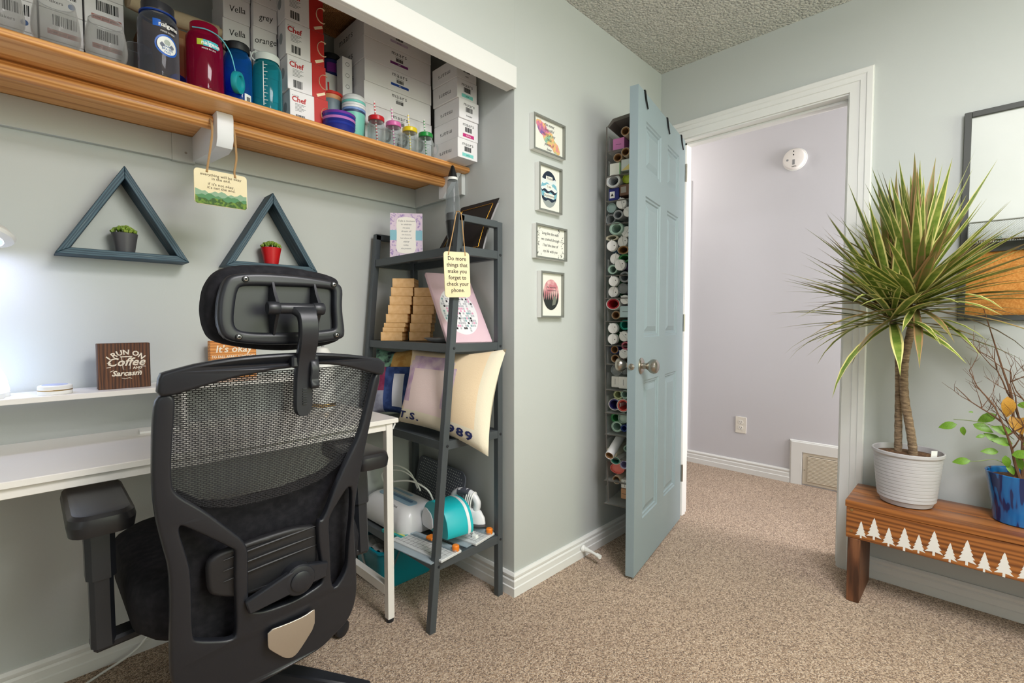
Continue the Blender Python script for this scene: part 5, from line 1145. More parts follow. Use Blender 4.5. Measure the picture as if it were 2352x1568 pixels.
# turquoise press
tp = thing('heat_press', 'turquoise and white mini press standing on the paper trimmers', 'machine', (1.105, 1.432, Z4 + .0345), R(-8))
PF = [(-.095, .0), (.085, .0), (.097, .012), (.094, .055), (.07, .095), (.03, .116), (-.02, .120), (-.065, .108), (-.092, .075), (-.104, .03)]
PF = chaikin(PF, 2)
ob('shell', MB().prism(PF, -.055, .055, 'x'), CT, tp, bev=.006, seg=2)
ob('end_panel', MB().prism(chaikin([(.095, .012), (.092, .052), (.07, .083), (.012, .062), (.006, .006), (.08, .002)], 1), -.0585, -.054, 'x'), MW, tp, bev=.001)
ob('trim_band', MB().prism([(y * 1.012, z * 1.012 - .0005) for y, z in PF], .030, .042, 'x'), MW, tp)
# white iron with wound cord
ir = thing('craft_iron', 'white hand iron with wound cord at the rack back wall side', 'iron', (1.212, 1.435, Z4 + .0325), R(-78))
ob('soleplate', MB().prism(chaikin([(-.085, -.028), (.055, -.028), (.095, 0), (.055, .028), (-.085, .028)], 2), 0, .008, 'z'), M('sole_grey', (120, 122, 126), .3, .8), ir)
ob('body', MB().ring([[(x * k + dx, y * k, z) for x, y in chaikin([(-.085, -.027), (.05, -.027), (.09, 0), (.05, .027), (-.085, .027)], 2)] for z, k, dx in ((.008, 1, 0), (.03, .97, 0), (.052, .85, -.006), (.06, .6, -.012))]), MW, ir)
ob('handle', MB().tube(smooth_path([(-.062, 0, .05), (-.070, 0, .095), (-.03, 0, .118), (.02, 0, .112), (.045, 0, .085), (.04, 0, .055)]), [.014] * 31, 12), MW, ir)
ob('grip', MB().tube([(-.045, 0, .112), (-.02, 0, .1185), (.01, 0, .115)], .0155, 12), M('grip_grey', (84, 86, 96), .5), ir)
cr = MB()
for k in range(4): cr.tube([(.0 + k * .009 + .03 * math.cos(a * PI / 10) * .15, .031 * math.sin(a * PI / 10) * .8, .065 + .058 * math.cos(a * PI / 10)) for a in range(21)], .0028, 6)
cr.tube(smooth_path([(-.02, -.03, .03), (.02, -.04, .0), (.06, -.05, -.008), (.075, -.06, -.015)]), .0028, 6); ob('wound_cord', cr, WHITE, ir)
ob('plug', MB().box(.068, .092, -.070, -.054, -.024, -.010), WHITE, ir, bev=.003)
# dotted board against the wall
dbm = M('dot_board', (94, 98, 107), .8)
db = thing('dotted_mat', 'dark grey mat with white dots leaning against the closet wall', 'mat', (1.24, 1.68, Z4 + .001))
TD = frame((.008, 0, .104), (0, -1, 0), (.16, 0, 1))
ob('pad', MB().prism(rrect(.34, .205, .035, 6), -.006, 0, 'z', TD @ Matrix.Rotation(R(-3), 4, 'Z')), dbm, db, bev=.002)
dt = MB()
for i in range(-13, 14):
    for j in range(-8, 9):
        x, y = i * .012 + (.006 if j % 2 else 0), j * .0115
        if abs(x) < .155 and abs(y) < .093 and not (abs(x) > .135 and abs(y) > .075): dt.add([(x + .0023 * math.cos(q * PI / 3), y + .0023 * math.sin(q * PI / 3), .0004) for q in range(6)], [tuple(range(6))], TD @ Matrix.Rotation(R(-3), 4, 'Z'))
ob('dot_print', dt, OFFW, db, kind='stuff')
# teal tote under the rack
to = thing('storage_tote', 'teal plastic tote with packing tape under the rack', 'tote', (1.075, 1.747, .0))
def ring_tote(z, i_): return [(x, y, z) for x, y in rrect(.275 - 2 * i_, .225 - 2 * i_, .03, 5)]
ob('tub', MB().ring([ring_tote(.001, .018), ring_tote(.012, .012), ring_tote(.15, .002), ring_tote(.155, -.004), ring_tote(.162, -.004), ring_tote(.162, .006), ring_tote(.02, .02)]), M('tote_teal', (10, 128, 146), .35), to)
ob('tape', MB().tube([(-.1385, .04, .160), (-.136, .03, .10), (-.131, -.01, .03)], .008, 6, flat=.08), clear('tape_clear', (220, 226, 226), .4, .1, .3), to)
ob('tape', MB().tube([(-.05, -.117, .16), (-.08, -.113, .10), (-.11, -.107, .05)], .008, 6, flat=.08), clear('tape_clear'), to)
def crumple(u, v_):
    return (-.118 + .236 * u, -.095 + .19 * v_, .150 + .022 * math.sin(PI * u) * math.sin(PI * v_) + .010 * math.sin(17 * u + 9 * v_) * math.sin(13 * v_ - 5 * u))
ob('plastic_bag', MB().grid(crumple, 16, 16), clear('bag_plastic', (214, 212, 210), .4, .15, .45), loc=(1.075, 1.747, 0), ang=20, label='crumpled clear plastic bag inside the teal tote', cat='bag')
# ------------------------------------------------------------------ four small framed prints
SILV = M('frame_silver', (150, 152, 146), .4, .5); MATW = M('print_paper', (232, 232, 222), .7)
def picture(lab, x0, x1, z0, z1, dep=.022):
    w_, h_ = x1 - x0, z1 - z0
    t = thing('picture_frame', lab, 'picture', ((x0 + x1) / 2, YW - .001, (z0 + z1) / 2), group='small framed prints')
    e = .007
    ob('frame_sides', MB().box(-w_ / 2, -w_ / 2 + .005, -dep, 0, -h_ / 2, h_ / 2).box(w_ / 2 - .005, w_ / 2, -dep, 0, -h_ / 2, h_ / 2).box(-w_ / 2 + .005, w_ / 2 - .005, -dep, 0, -h_ / 2, -h_ / 2 + .005).box(-w_ / 2 + .005, w_ / 2 - .005, -dep, 0, h_ / 2 - .005, h_ / 2), WHITE, t)
    fr_ = MB(); y0, y1 = -dep - .002, -dep
    rgs = [[(sx * (w_ / 2 - i_), y, sz * (h_ / 2 - i_)) for sx, sz in ((-1, -1), (1, -1), (1, 1), (-1, 1))] for i_, y in ((0, y1), (0, y0), (e, y0), (e, y1 + .010))]
    fr_.ring(rgs, False, False); ob('frame_front', fr_, SILV, t)
    ob('print', MB().box(-w_ / 2 + .006, w_ / 2 - .006, -dep + .010, -dep + .012, -h_ / 2 + .006, h_ / 2 - .006), MATW, t)
    return t, frame((0, -dep + .0095, 0), *FY), w_, h_
FINE = M('print_ink', (70, 70, 72), .8)
t, T, w_, h_ = picture('framed rainbow watercolour print, topmost of the four small frames', 1.393, 1.587, 1.730, 1.868)
m, nt, b = nodes('watercolour_rainbow'); v = coords(nt); n1 = noise(nt, v, 16, 3, .6)
nt.links.new(ramp(nt, n1.outputs['Fac'], [(.28, (120, 130, 190)), (.38, (128, 96, 160)), (.46, (220, 130, 150)), (.54, (232, 190, 120)), (.62, (140, 190, 160)), (.72, (96, 150, 180))]), b.inputs['Base Color']); b.inputs['Roughness'].default_value = .8
wc = MB(); rn = random.Random(3); sp = []
for k in range(30):
    q = k / 30; a = 2 * PI * q; x, y = .088 * math.cos(a), .026 * math.sin(a) * (1 + .25 * rn.uniform(-1, 1)); c, s_ = math.cos(R(-35)), math.sin(R(-35)); sp.append((max(-.088, min(.088, x * c - y * s_)), max(-.06, min(.06, x * s_ + y * c))))
ob('watercolour_print', MB().prism(sp, 0, .0004, 'z', T), m, t)
for k, s_ in enumerate(('the most', 'beautiful', 'thing is my', 'little', 'piece of', 'love')): lettering(s_, .017, T @ TR((.004, .047 - k * .019, .0005)), t, FINE, shear=.35, ext=.0001)
t, T, w_, h_ = picture('framed oval print of navy and teal waves, second frame down', 1.424, 1.568, 1.502, 1.687)
ov = MB(); N = 40
layers = [(.066, 0), (.036, 0), (.030, 1), (.012, 0), (.004, 1), (-.008, 2), (-.022, 0), (-.028, 1), (-.044, 2), (-.07, 3)]
def oval_band(mb, zt, zb, rx, ry, mi, T, sd):
    P = []
    for q in range(13):
        x = -1 + 2 * q / 12; lim = math.sqrt(max(0, 1 - x * x)) * ry; P.append((x * rx, max(-lim, min(lim, zt + .004 * math.sin(q * 1.3 + sd)))))
    Q = []
    for q in range(13):
        x = 1 - 2 * q / 12; lim = math.sqrt(max(0, 1 - x * x)) * ry; Q.append((x * rx, max(-lim, min(lim, zb + .004 * math.sin((12 - q) * 1.3 + sd + 1)))))
    mb.m = mi; n = len(P)
    vs = [(x, y, .0002) for x, y in P] + [(x, y, .0002) for x, y in Q[::-1]]
    mb.add(vs, [(i, i + 1, n + i + 1, n + i) for i in range(n - 1)], T)
for i, ((zt, mi), (zb, _)) in enumerate(zip([(.08, 0), (.040, 2), (.022, 1), (.010, 2), (-.004, 0), (-.014, 1), (-.034, 0), (-.046, 3)], [(.040, 0), (.022, 0), (.010, 0), (-.004, 0), (-.014, 0), (-.034, 0), (-.046, 0), (-.08, 0)])): oval_band(ov, zt, zb, .052, .072, mi, T, i)
ob('wave_print', ov, [M('wave_navy', (30, 44, 62), .8), M('wave_teal', (120, 180, 196), .8), M('wave_white', (222, 230, 230), .8), M('wave_grey', (150, 158, 156), .8)], t, recalc=False)
for y, s_, lw in ((.042, 'Think', .040), (.010, 'I am', .036), (-.026, 'Daydreamer', .062)):
    ob('word_label', MB().box(-lw / 2, lw / 2, y - .009, y + .009, .0003, .0007, T), MATW, t); lettering(s_, .014, T @ TR((0, y, .0009)), t, FINE, ext=.0001)
t, T, w_, h_ = picture('framed handwritten verse with leaf sprigs, third frame down', 1.407, 1.602, 1.314, 1.448)
for k, s_ in enumerate(('Long live the walls', 'we crashed through', 'I had the time of', 'my life with you')): lettering(s_, .0165, T @ TR((0, .036 - k * .0235, .0002)), t, FINE, shear=.25, sx=.85, ext=.0001)
sp = MB(); rn = random.Random(9)
for k in range(46):
    s_ = -1 if k % 2 else 1; x = s_ * rn.uniform(.068, .086); y = rn.uniform(-.056, .056)
    if abs(y) > .035: x = s_ * rn.uniform(.05, .086)
    a = rn.uniform(0, PI); L_ = rn.uniform(.002, .006) * (1.6 if (s_ > 0 and y > .03) or (s_ < 0 and y < -.04) else 1)
    sp.prism([(x + L_ * math.cos(a), y + L_ * math.sin(a)), (x - .3 * L_ * math.sin(a), y + .3 * L_ * math.cos(a)), (x - L_ * math.cos(a), y - L_ * math.sin(a)), (x + .3 * L_ * math.sin(a), y - .3 * L_ * math.cos(a))], .0001, .0003, 'z', T)
ob('sprig_print', sp, FINE, t, kind='stuff')
t, T, w_, h_ = picture('framed oval print of dark trees under pink sky, lowest frame', 1.438, 1.583, 1.080, 1.265)
ob('sky_print', MB().prism(ell(.050, .062, 40), 0, .0003, 'z', T), M('sky_pink', (202, 128, 136), .8, var=(40, (232, 196, 192), .42, .66)), t)
tr_ = MB(); P = []
for q in range(25):
    x = -1 + 2 * q / 24; lim = math.sqrt(max(0, 1 - x * x)) * .062; P.append((x * .05, max(-lim, min(lim, (.012 if q % 3 == 1 else -.012) + .012 * math.sin(q * 2.1)))))
Q = [(x * .05, -math.sqrt(max(0, 1 - x * x)) * .062) for x in [1 - 2 * q / 24 for q in range(25)]][::-1]
tr_.add([(x, y, .0005) for x, y in P] + [(x, y, .0005) for x, y in Q], [(i, i + 1, 25 + i + 1, 25 + i) for i in range(24)], T); ob('treeline_print', tr_, M('trees_dark', (38, 44, 42), .8), t, recalc=False)
ob('cabin_print', MB().prism([(.006, -.044), (.026, -.04), (.034, -.018), (.030, -.006), (.014, -.006)], .0006, .0009, 'z', T), M('cabin_grey', (120, 124, 112), .8), t)
lettering('the weather', .0125, T @ TR((0, .030, .0006)), t, FINE, shear=.35, ext=.0001); lettering('is inside my mind', .008, T @ TR((0, .018, .0006)), t, FINE, shear=.35, ext=.0001)

# ------------------------------------------------------------------ wooden bench with painted trees
BEN = wood('bench_stained_wood', [(.15, (96, 52, 20)), (.45, (146, 86, 36)), (.8, (172, 108, 52))], 1, 11, 12, .42, coat=.25, bump=.25)
BENL = wood('bench_leg_wood', [(.22, (66, 38, 22)), (.5, (102, 62, 38)), (.78, (130, 84, 54))], 2, 16, 10, .55, bump=.25)
BX0, BX1, BY0, BY1, BZ1 = 2.172, 2.426, -1.0, .350, .388
bench = thing('bench', 'stained wooden bench with white painted trees against the door wall', 'bench', (2.3, -.32, 0))
BOF = Matrix.Translation((-2.3, .32, 0))
ob('top_board', MB().box(BX0 - .004, 2.296, BY0, BY1 + .004, BZ1 - .026, BZ1, BOF), BEN, bench, bev=.004, seg=2)
ob('top_board', MB().box(2.298, BX1, BY0, BY1 + .004, BZ1 - .026, BZ1, BOF), BEN, bench, bev=.004, seg=2)
ob('apron', MB().box(BX0, BX0 + .018, BY0, BY1, .245, BZ1 - .0265, BOF), BEN, bench, bev=.002)
ob('apron', MB().box(BX1 - .018, BX1, BY0, BY1, .245, BZ1 - .0265, BOF), BEN, bench, bev=.002)
for y in (BY1 - .046, BY0 + .008): ob('leg', MB().box(BX0 + .001, BX1 - .02, y, y + .040, 0, .2445, BOF).box(BX0 + .019, BX1 - .019, y, y + .040, .2445, BZ1 - .027, BOF), BENL, bench, bev=.002)
for z in (.352, .272): ob('screw', MB().lathe([(.0055, 0), (.005, .0018), (.0001, .002)], 12, T=BOF @ frame((BX0, .333, z), *FX)), M('screw_brass', (190, 160, 110), .35, 1), bench)
TRW = M('tree_white_paint', (228, 226, 220), .6)
def tree_poly(h, w):
    P = []; n = 5; z0 = h * .16
    L_ = []
    for k in range(n):
        q = k / n; zz = z0 + (h - z0) * q; L_ += [(w / 2 * (1 - q * .92), zz - .004), (w / 2 * (1 - q) * .58, zz + (h - z0) / n * .55)]
    L_ += [(0, h)]
    return [(-w * .07, 0), (w * .07, 0), (w * .07, z0)] + L_ + [(-x, z) for x, z in L_[-2::-1]] + [(-w * .07, z0)]
for y, zt, zb in ((.303, .317, .253), (.264, .340, .259), (.221, .318, .249), (.177, .331, .247), (.138, .318, .252), (.098, .343, .257), (.057, .315, .249), (.0155, .338, .253), (-.026, .312, .246), (-.071, .326, .246), (-.118, .314, .247), (-.16, .334, .25), (-.21, .32, .25), (-.255, .335, .252), (-.30, .318, .248), (-.345, .338, .25), (-.39, .316, .25), (-.44, .33, .248), (-.49, .34, .252), (-.54, .316, .248), (-.59, .334, .25), (-.64, .32, .25), (-.69, .338, .252), (-.74, .318, .25), (-.79, .33, .25), (-.84, .316, .248), (-.89, .336, .25)):
    ob('painted_tree', MB().prism(tree_poly(zt - zb, (zt - zb) * .56), -.0002, .0008, 'z', BOF @ frame((BX0, y, zb), *FX)), TRW, bench)

# ------------------------------------------------------------------ dragon tree in a grey ribbed pot
PX, PY = 2.287, .186
dr = thing('dragon_tree', 'tall dragon tree with striped leaves in a pale grey ribbed pot', 'plant', (PX, PY, BZ1))
pr = [(.066, .0005), (.076, .004), (.082, .02)]
for k in range(13):
    z = .022 + k * .0125; q = z / .19; r_ = .082 + .020 * q ** .7
    pr += [(r_ - .0012, z), (r_ + .0002, z + .0015), (r_ + .0006, z + .0115)]
pr += [(.1055, .188), (.1065, .190), (.1065, .199), (.104, .201), (.101, .199), (.099, .17)]
ob('pot', MB().lathe(pr, 48, cap1=False), M('pot_pale_grey', (184, 182, 184), .5), dr, ang=25)
SOIL = M('potting_soil', (92, 64, 40), .95, bump=(160, 1, .01), var=(110, (150, 108, 68), .5, .7))
ob('soil', MB().lathe([(.0995, .180), (.07, .185), (.03, .187), (.0001, .187)], 32, cap0=False), SOIL, dr)
ob('plant_tag', MB().box(-.013, .013, -.0006, .0006, 0, .036, XF(0, R(4), R(-35), (-.03, -.075, .178))), PAPER, dr)
m, nt, b = nodes('dragon_bark'); v = coords(nt, (30, 30, 120)); n1 = noise(nt, v, 1.2, 3, .6)
nt.links.new(ramp(nt, n1.outputs['Fac'], [(.3, (88, 70, 52)), (.55, (140, 118, 92)), (.75, (176, 154, 124))]), b.inputs['Base Color']); b.inputs['Roughness'].default_value = .85; add_bump(nt, b, n1.outputs['Fac'], .8, .004); BARK = m
def trunk(pts, r0, r1): 
    P = smooth_path(pts, 8); n = len(P); return MB().tube(P, [(r0 + (r1 - r0) * i / n) * (1.07 if i % 2 else .97) for i in range(n)], 12)
HA, HB_ = Vector((-.012, -.012, .735)), Vector((.004, .056, .680))
ob('trunk', trunk([(-.014, -.020, .17), (-.018, -.010, .26), (-.016, .012, .40), (-.014, .016, .52), (-.012, .004, .62), HA], .0135, .012), BARK, dr)
ob('trunk', trunk([(.012, .028, .17), (.010, .030, .30), (.006, .032, .45), (.004, .038, .57), HB_], .012, .0105), BARK, dr)
LG = M('dragon_leaf_green', (96, 122, 44), .42, var=(14, (136, 152, 68), .4, .65)); LG2 = M('dragon_leaf_olive', (126, 112, 70), .45, var=(14, (104, 122, 54), .4, .65)); LM = M('dragon_leaf_margin', (222, 212, 140), .45); LMR = M('dragon_leaf_rosy', (168, 132, 92), .45)
def strap_leaf(droop, mats):
    mb = MB(); n = 7; a = 0; p = Vector((0, 0)); rows_ = []
    for k in range(n + 1):
        q = k / n; w = .5 * (.62 + .38 * math.sin(PI * min(q * 1.25, 1) * .5)) * (1 - q ** 5) * (1 if q < .55 else (1 - ((q - .55) / .45) ** 1.7 * .96)); fold = .35 * (1 - q * .6)
        d = Vector((math.sin(a), math.cos(a))); nr = Vector((-math.cos(a), math.sin(a)))
        rows_.append([(p.x - nr.x * abs(t_) * 0 + nr.x * w * .074 * abs(t_) * fold * -1 * -1, w * .074 * t_, p.y + nr.y * w * .074 * abs(t_) * fold) for t_ in (-1, -.66, 0, .66, 1)])
        p = p + d * (1 / n); a += droop / n * (.5 + q)
    o = 0
    mb.v = [c for r_ in rows_ for c in r_]
    for k in range(n):
        for i in range(4):
            mb.f.append([k * 5 + i, k * 5 + i + 1, (k + 1) * 5 + i + 1, (k + 1) * 5 + i]); mb.mi.append(1 if i in (0, 3) else 0)
    return mb.mesh('leaf', mats, ang=80, recalc=False)
VAR = [strap_leaf(d_, mt) for d_ in (.0, .25, .6, 1.1, 1.7) for mt in ((LG, LM), (LG2, LMR))]
rn = random.Random(21); cnt = 0
for hd_, nl, tilt0, axis in ((HA, 120, .18, Vector((-.05, -.3, 1))), (HB_, 90, .2, Vector((-.05, .2, 1)))):
    placed = 0
    while placed < nl:
        q = placed / nl                      # 0 = lowest, oldest leaves, 1 = centre spike
        pol = R(112 - 104 * q ** .85) + rn.uniform(-.22, .22); az = rn.uniform(0, 2 * PI)
        d = Vector((math.sin(pol) * math.cos(az), math.sin(pol) * math.sin(az), math.cos(pol))) + axis * .12
        L_ = (.38 if q < .7 else .42) * rn.uniform(.76, 1.14)
        droop = max(0, 1.15 - 1.25 * q) * rn.uniform(.5, 1.3)
        base = hd_ + Vector((0, 0, .11 * q - .02)) + Vector((d.x, d.y, 0)) * .012
        tipx = base.x + d.normalized().x * L_
        if tipx > .135: continue
        vi = min(4, int(droop / .36)); me = VAR[vi * 2 + (1 if rn.random() < .24 else 0)]
        d.normalize(); pol = math.acos(d.z); az = math.atan2(d.y, d.x)
        o = ob('leaf', me, None, dr, loc=base, rot=(0, pol, az)); o.scale = (L_, L_ * rn.uniform(.85, 1.25), L_); placed += 1

# ------------------------------------------------------------------ weeping fig in a blue pot
FXP, FYP = 2.322, -.106
fg = thing('weeping_fig', 'thinning weeping fig with yellow leaves in a glossy blue pot', 'plant', (FXP, FYP, BZ1))
m, nt, b = nodes('pot_blue_drip'); v = coords(nt, (55, 55, 5)); n1 = noise(nt, v, 1.0, 1, .4)
nt.links.new(ramp(nt, n1.outputs['Fac'], [(.47, (6, 38, 92)), (.50, (8, 92, 160)), (.62, (12, 108, 176))]), b.inputs['Base Color']); b.inputs['Roughness'].default_value = .2; b.inputs['Coat Weight'].default_value = .5; BPOT = m
ob('pot', MB().lathe([(.060, .0005), (.064, .004), (.068, .05), (.078, .11), (.0865, .162), (.0875, .166), (.085, .168), (.081, .164), (.076, .13)], 48, cap1=False), BPOT, fg)
ob('soil', MB().lathe([(.079, .148), (.04, .153), (.0001, .154)], 28, cap0=False), SOIL, fg)
TW = M('twig_brown', (112, 78, 54), .8); tw = []
def branch(p, d, L_, r, depth, rn):
    pts = [p]; c = p; dd = d
    for k in range(5):
        dd = (dd + Vector((rn.uniform(-.22, .22) - .02, rn.uniform(-.22, .22), rn.uniform(-.1, .16)))).normalized(); c = c + dd * L_ / 5
        if c.x > .10: c.x = .10
        pts.append(c)
    tw.append((depth, pts, r))
    if depth < 3:
        for k in range(4 if depth == 0 else 3):
            q = pts[rn.randrange(2, 6)]; side = Vector((rn.uniform(-1, .6), rn.uniform(-1, 1.3), rn.uniform(.2, .9))).normalized()
            branch(q, (dd * .4 + side).normalized(), L_ * rn.uniform(.42, .66), r * .55, depth + 1, rn)
rn = random.Random(4)
for p, d, L_ in (((0, .012, .15), (-.02, .10, 1), .30), ((.012, -.004, .15), (.0, -.02, 1), .32), ((-.012, .002, .15), (-.06, .16, 1), .26), ((.006, -.03, .15), (0, -.3, 1), .26)):
    branch(Vector(p), Vector(d).normalized(), L_, .0046, 0, rn)
mains = MB(); fine = MB()
for dp, pts, r in tw: (mains if dp < 1 else fine).tube(pts, [r * (1 - .12 * i) for i in range(len(pts))], 6 if dp < 2 else 4)
ob('stem', mains, TW, fg); ob('twigs', fine, TW, fg, kind='stuff')
ob('stem', MB().tube(smooth_path([(-.005, .02, .30), (.0, .03, .42), (.004, .055, .52), (.002, .085, .64), (.0, .105, .72)], 5), [.004 - .00015 * i for i in range(21)], 6), TW, fg)
def oval_leaf(mat):
    mb = MB(); n = 6; rows_ = []
    for k in range(n + 1):
        q = k / n; w = .26 * math.sin(PI * q ** .8) ** .9; z = .06 * math.sin(PI * q) - .10 * q * q; rows_ += [(-w, q, z + w * .25), (0, q, z), (w, q, z + w * .25)]
    mb.v = rows_
    for k in range(n):
        for i in range(2): mb.f.append([k * 3 + i, k * 3 + i + 1, k * 3 + i + 4, k * 3 + i + 3]); mb.mi.append(0)
    return mb.mesh('leaf', [mat], ang=80, recalc=False)
FGL = oval_leaf(M('fig_leaf_green', (118, 158, 40), .45, var=(40, (80, 130, 36), .4, .65))); FYL = oval_leaf(M('fig_leaf_yellow', (196, 150, 52), .5, var=(40, (176, 120, 40), .4, .65)))
for q, (y, z, L_, yel, a) in enumerate([(0.04, 0.426, 0.073, 1, -88), (0.032, 0.359, 0.066, 1, -60), (0.017, 0.344, 0.073, 1, -8), (0.16, 0.314, 0.053, 0, 200), (0.145, 0.307, 0.033, 0, -85), (0.12, 0.317, 0.056, 0, -20), (0.025, 0.302, 0.056, 0, 160), (0.023, 0.267, 0.056, 0, 170), (0.055, 0.232, 0.046, 0, 185), (0.025, 0.232, 0.056, 0, 15), (0.039, 0.225, 0.043, 0, -80), (0.011, 0.225, 0.046, 0, -75), (0.122, 0.192, 0.05, 0, 195), (0.017, 0.398, 0.043, 0, 5), (0.063, 0.359, 0.059, 2, 215), (0.12, 0.362, 0.013, 0, 180), (0.05, 0.267, 0.05, 0, 150), (0.035, 0.195, 0.04, 0, -60), (0.0, 0.27, 0.043, 0, 30), (0.089, 0.284, 0.026, 0, 200)]):
    tip = Vector((rn.uniform(-.35, .1), -math.cos(R(a)), math.sin(R(a)))).normalized(); nr = Vector((-1, rn.uniform(-.5, .3), .45)); sd = tip.cross(nr).normalized(); nr = sd.cross(tip)
    o = ob('leaf', (FGL, FYL, FGL)[yel], None, fg); mm_ = Matrix((sd, tip, nr)).transposed().to_4x4(); mm_.translation = Vector((-.035 + .012 * (q % 3), y, z)); o.matrix_basis = mm_ @ Matrix.Scale(L_, 4)
ob('runner_stem', MB().tube(smooth_path([(-.01, .02, .28), (-.02, .06, .315), (-.03, .11, .33), (-.03, .17, .33)], 5), .0012, 4), M('runner_green', (130, 150, 90), .7), fg)
ob('runner_stem', MB().tube(smooth_path([(-.01, .02, .18), (-.02, .06, .205), (-.03, .10, .195), (-.03, .125, .188)], 5), .0012, 4), M('runner_green'), fg)
# split-leaf plant beyond the picture edge
mo = thing('split_leaf_plant', 'glossy split-leaf plant at the picture edge beyond the blue pot', 'plant', (2.30, -.42, BZ1))
ob('pot', MB().lathe([(.06, .0005), (.065, .004), (.085, .15), (.08, .152), (.076, .13)], 32, cap1=False), M('pot_terracotta', (170, 98, 66), .7), mo); ob('soil', MB().lathe([(.078, .132), (.0001, .138)], 24, cap0=False), SOIL, mo)
MG = M('monstera_green', (42, 110, 32), .3, coat=.3)
def split_leaf():
    P = []; n = 5
    for k in range(n):
        q = k / n; y = q; w = .46 * math.sin(PI * (q * .86 + .12)); P += [(w, y), (w * .95, y + .12), (w * .45, y + .145)]
    L_ = [(0.02, -.05)] + P + [(0, 1.08)]; return L_ + [(-x, y) for x, y in L_[::-1][1:]]
for k, (dx, dy, dz, s_, rz_) in enumerate(((-.02, .272, .565, .12, 150), (.0, .10, .60, .2, 60), (-.1, -.05, .5, .2, 0), (-.02, -.15, .42, .2, -60))):
    ob('petiole', MB().tube(smooth_path([(0, 0, .13), (dx * .3, dy * .3, dz * .6), (dx, dy, dz)], 6), .0035, 6), M('runner_green'), mo)
    T = Matrix.Translation((dx, dy, dz)) @ Matrix.Rotation(R(90), 4, 'Z') @ Matrix.Rotation(R(62), 4, 'X') @ Matrix.Rotation(R(rz_), 4, 'Z') @ Matrix.Scale(s_, 4)
    ob('leaf', MB().prism(split_leaf(), -.004, .004, 'z', T), MG, mo)

# ------------------------------------------------------------------ combination board on the door wall
BDF = M('board_frame_charcoal', (66, 68, 66), .55)
by0, by1, bz0, bz1 = -.56, .068, 1.066, 1.822
bdm = thing('combination_board', 'black framed combination whiteboard and corkboard on the wall', 'board', (XW - .001, (by0 + by1) / 2, (bz0 + bz1) / 2))
OB = Matrix.Translation((-(XW - .001), -(by0 + by1) / 2, -(bz0 + bz1) / 2))
fr_ = MB(); e = .020
fr_.box(XW - .022, XW - .001, by0, by0 + e, bz0, bz1, OB).box(XW - .022, XW - .001, by1 - e, by1, bz0, bz1, OB).box(XW - .022, XW - .001, by0 + e, by1 - e, bz0, bz0 + e, OB).box(XW - .022, XW - .001, by0 + e, by1 - e, bz1 - e, bz1, OB)
ob('board_frame', fr_, BDF, bdm, bev=.0015)
ob('divider', MB().box(XW - .022, XW - .001, by0 + e, by1 - e, 1.312, 1.346, OB), BDF, bdm, bev=.0015)
ob('whiteboard_panel', MB().box(XW - .012, XW - .002, by0 + e, by1 - e, 1.346, bz1 - e, OB), M('whiteboard_gloss', (212, 216, 212), .5, var=(3, (203, 208, 204), .4, .7)), bdm)
ob('cork_panel', MB().box(XW - .011, XW - .002, by0 + e, by1 - e, bz0 + e, 1.312, OB), M('cork', (186, 120, 50), .9, var=(170, (206, 146, 74), .4, .65), bump=(200, .4, .002)), bdm)
m, nt, b = nodes('tray_wire_mesh'); v = coords(nt)
rt = nt.nodes.new('ShaderNodeMapping'); rt.inputs['Rotation'].default_value = (R(45), 0, 0); nt.links.new(v, rt.inputs['Vector'])
def wv2(dr_):
    w2 = nt.nodes.new('ShaderNodeTexWave'); w2.bands_direction = dr_; w2.inputs['Scale'].default_value = 75; nt.links.new(rt.outputs[0], w2.inputs['Vector']); return w2.outputs['Fac']
mm = nt.nodes.new('ShaderNodeMath'); mm.operation = 'MAXIMUM'; nt.links.new(wv2('Y'), mm.inputs[0]); nt.links.new(wv2('Z'), mm.inputs[1])
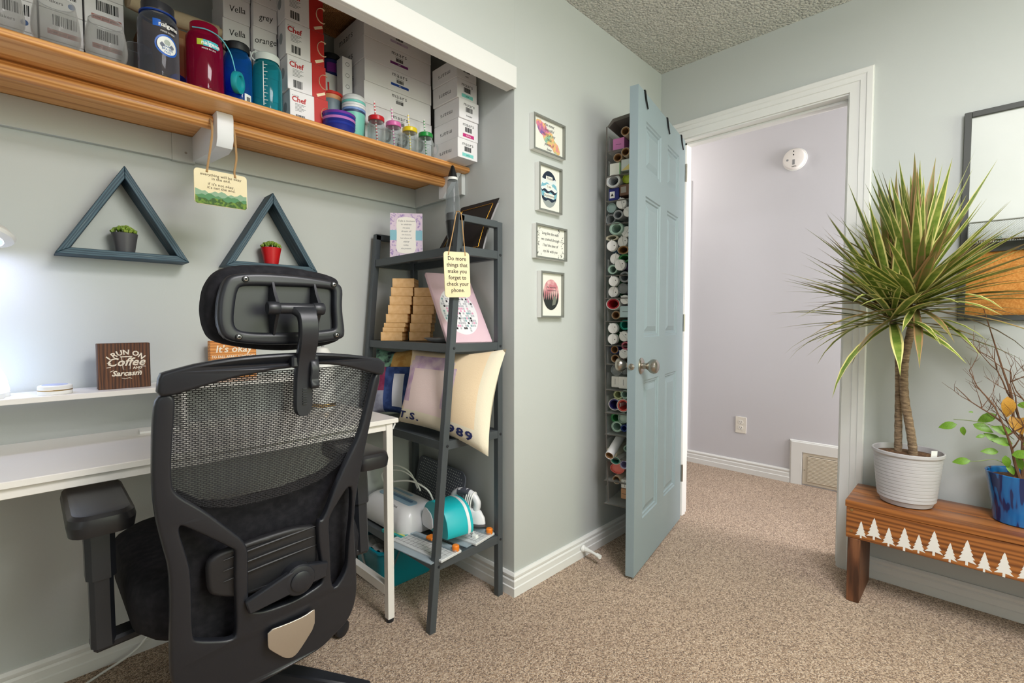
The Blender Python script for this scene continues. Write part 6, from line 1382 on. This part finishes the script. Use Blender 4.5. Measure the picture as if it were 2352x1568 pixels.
g2 = nt.nodes.new('ShaderNodeMath'); g2.operation = 'GREATER_THAN'; g2.inputs[1].default_value = .80; nt.links.new(mm.outputs[0], g2.inputs[0]); nt.links.new(g2.outputs[0], b.inputs['Alpha'])
b.inputs['Base Color'].default_value = lin((150, 156, 150)); b.inputs['Metallic'].default_value = .6; b.inputs['Roughness'].default_value = .4; WMESH = m
ty0, ty1, tx0, tx1, tz0, tz1 = -.5, .046, XW - .085, XW - .023, 1.3465, 1.412
tray = thing('marker_tray', 'silver wire mesh marker tray on the combination board', 'tray', ((tx0 + tx1) / 2, (ty0 + ty1) / 2, tz0))
OT = Matrix.Translation((-(tx0 + tx1) / 2, -(ty0 + ty1) / 2, -tz0))
ob('mesh_basket', MB().box(tx0, tx0 + .0006, ty0, ty1, tz0, tz1, OT).box(tx0, tx1, ty1 - .0006, ty1, tz0, tz1, OT).box(tx0, tx1, ty0, ty1, tz0, tz0 + .0006, OT).box(tx0, tx1, ty0, ty0 + .0006, tz0, tz1, OT), WMESH, tray)
rim = [(tx1, ty1, tz1), (tx0 + .012, ty1, tz1), (tx0 + .003, ty1 - .004, tz1), (tx0, ty1 - .014, tz1), (tx0, ty0, tz1), (tx1, ty0, tz1)]
ob('rim', MB().tube(rim, .0028, 8, T=OT), M('wire_silver', (158, 162, 156), .4, .7), tray); ob('rim', MB().tube([(x, y, tz0 + .002) for x, y, _ in rim], .002, 8, T=OT), M('wire_silver'), tray)
for (y, z, L_, c, nm) in ((-.08, .009, .12, (30, 120, 80), 'green'), (-.105, .009, .13, (232, 232, 228), 'white'), (-.13, .009, .12, (40, 40, 44), 'black')):
    xo = {'green': 2.392, 'white': 2.376, 'black': 2.410}[nm]
    t = thing('marker_pen', '%s marker pen lying in the wire mesh tray' % nm, 'marker', (xo, y, tz0 + .0075), group='marker pens')
    ob('barrel', MB().tube([(0, -L_ / 2, 0), (0, L_ / 2 - .04, 0)], .0065, 10), M('marker_' + nm, c, .4), t); ob('cap', MB().tube([(0, L_ / 2 - .04, 0), (0, L_ / 2, 0)], .0072, 10), M('marker_' + nm), t)
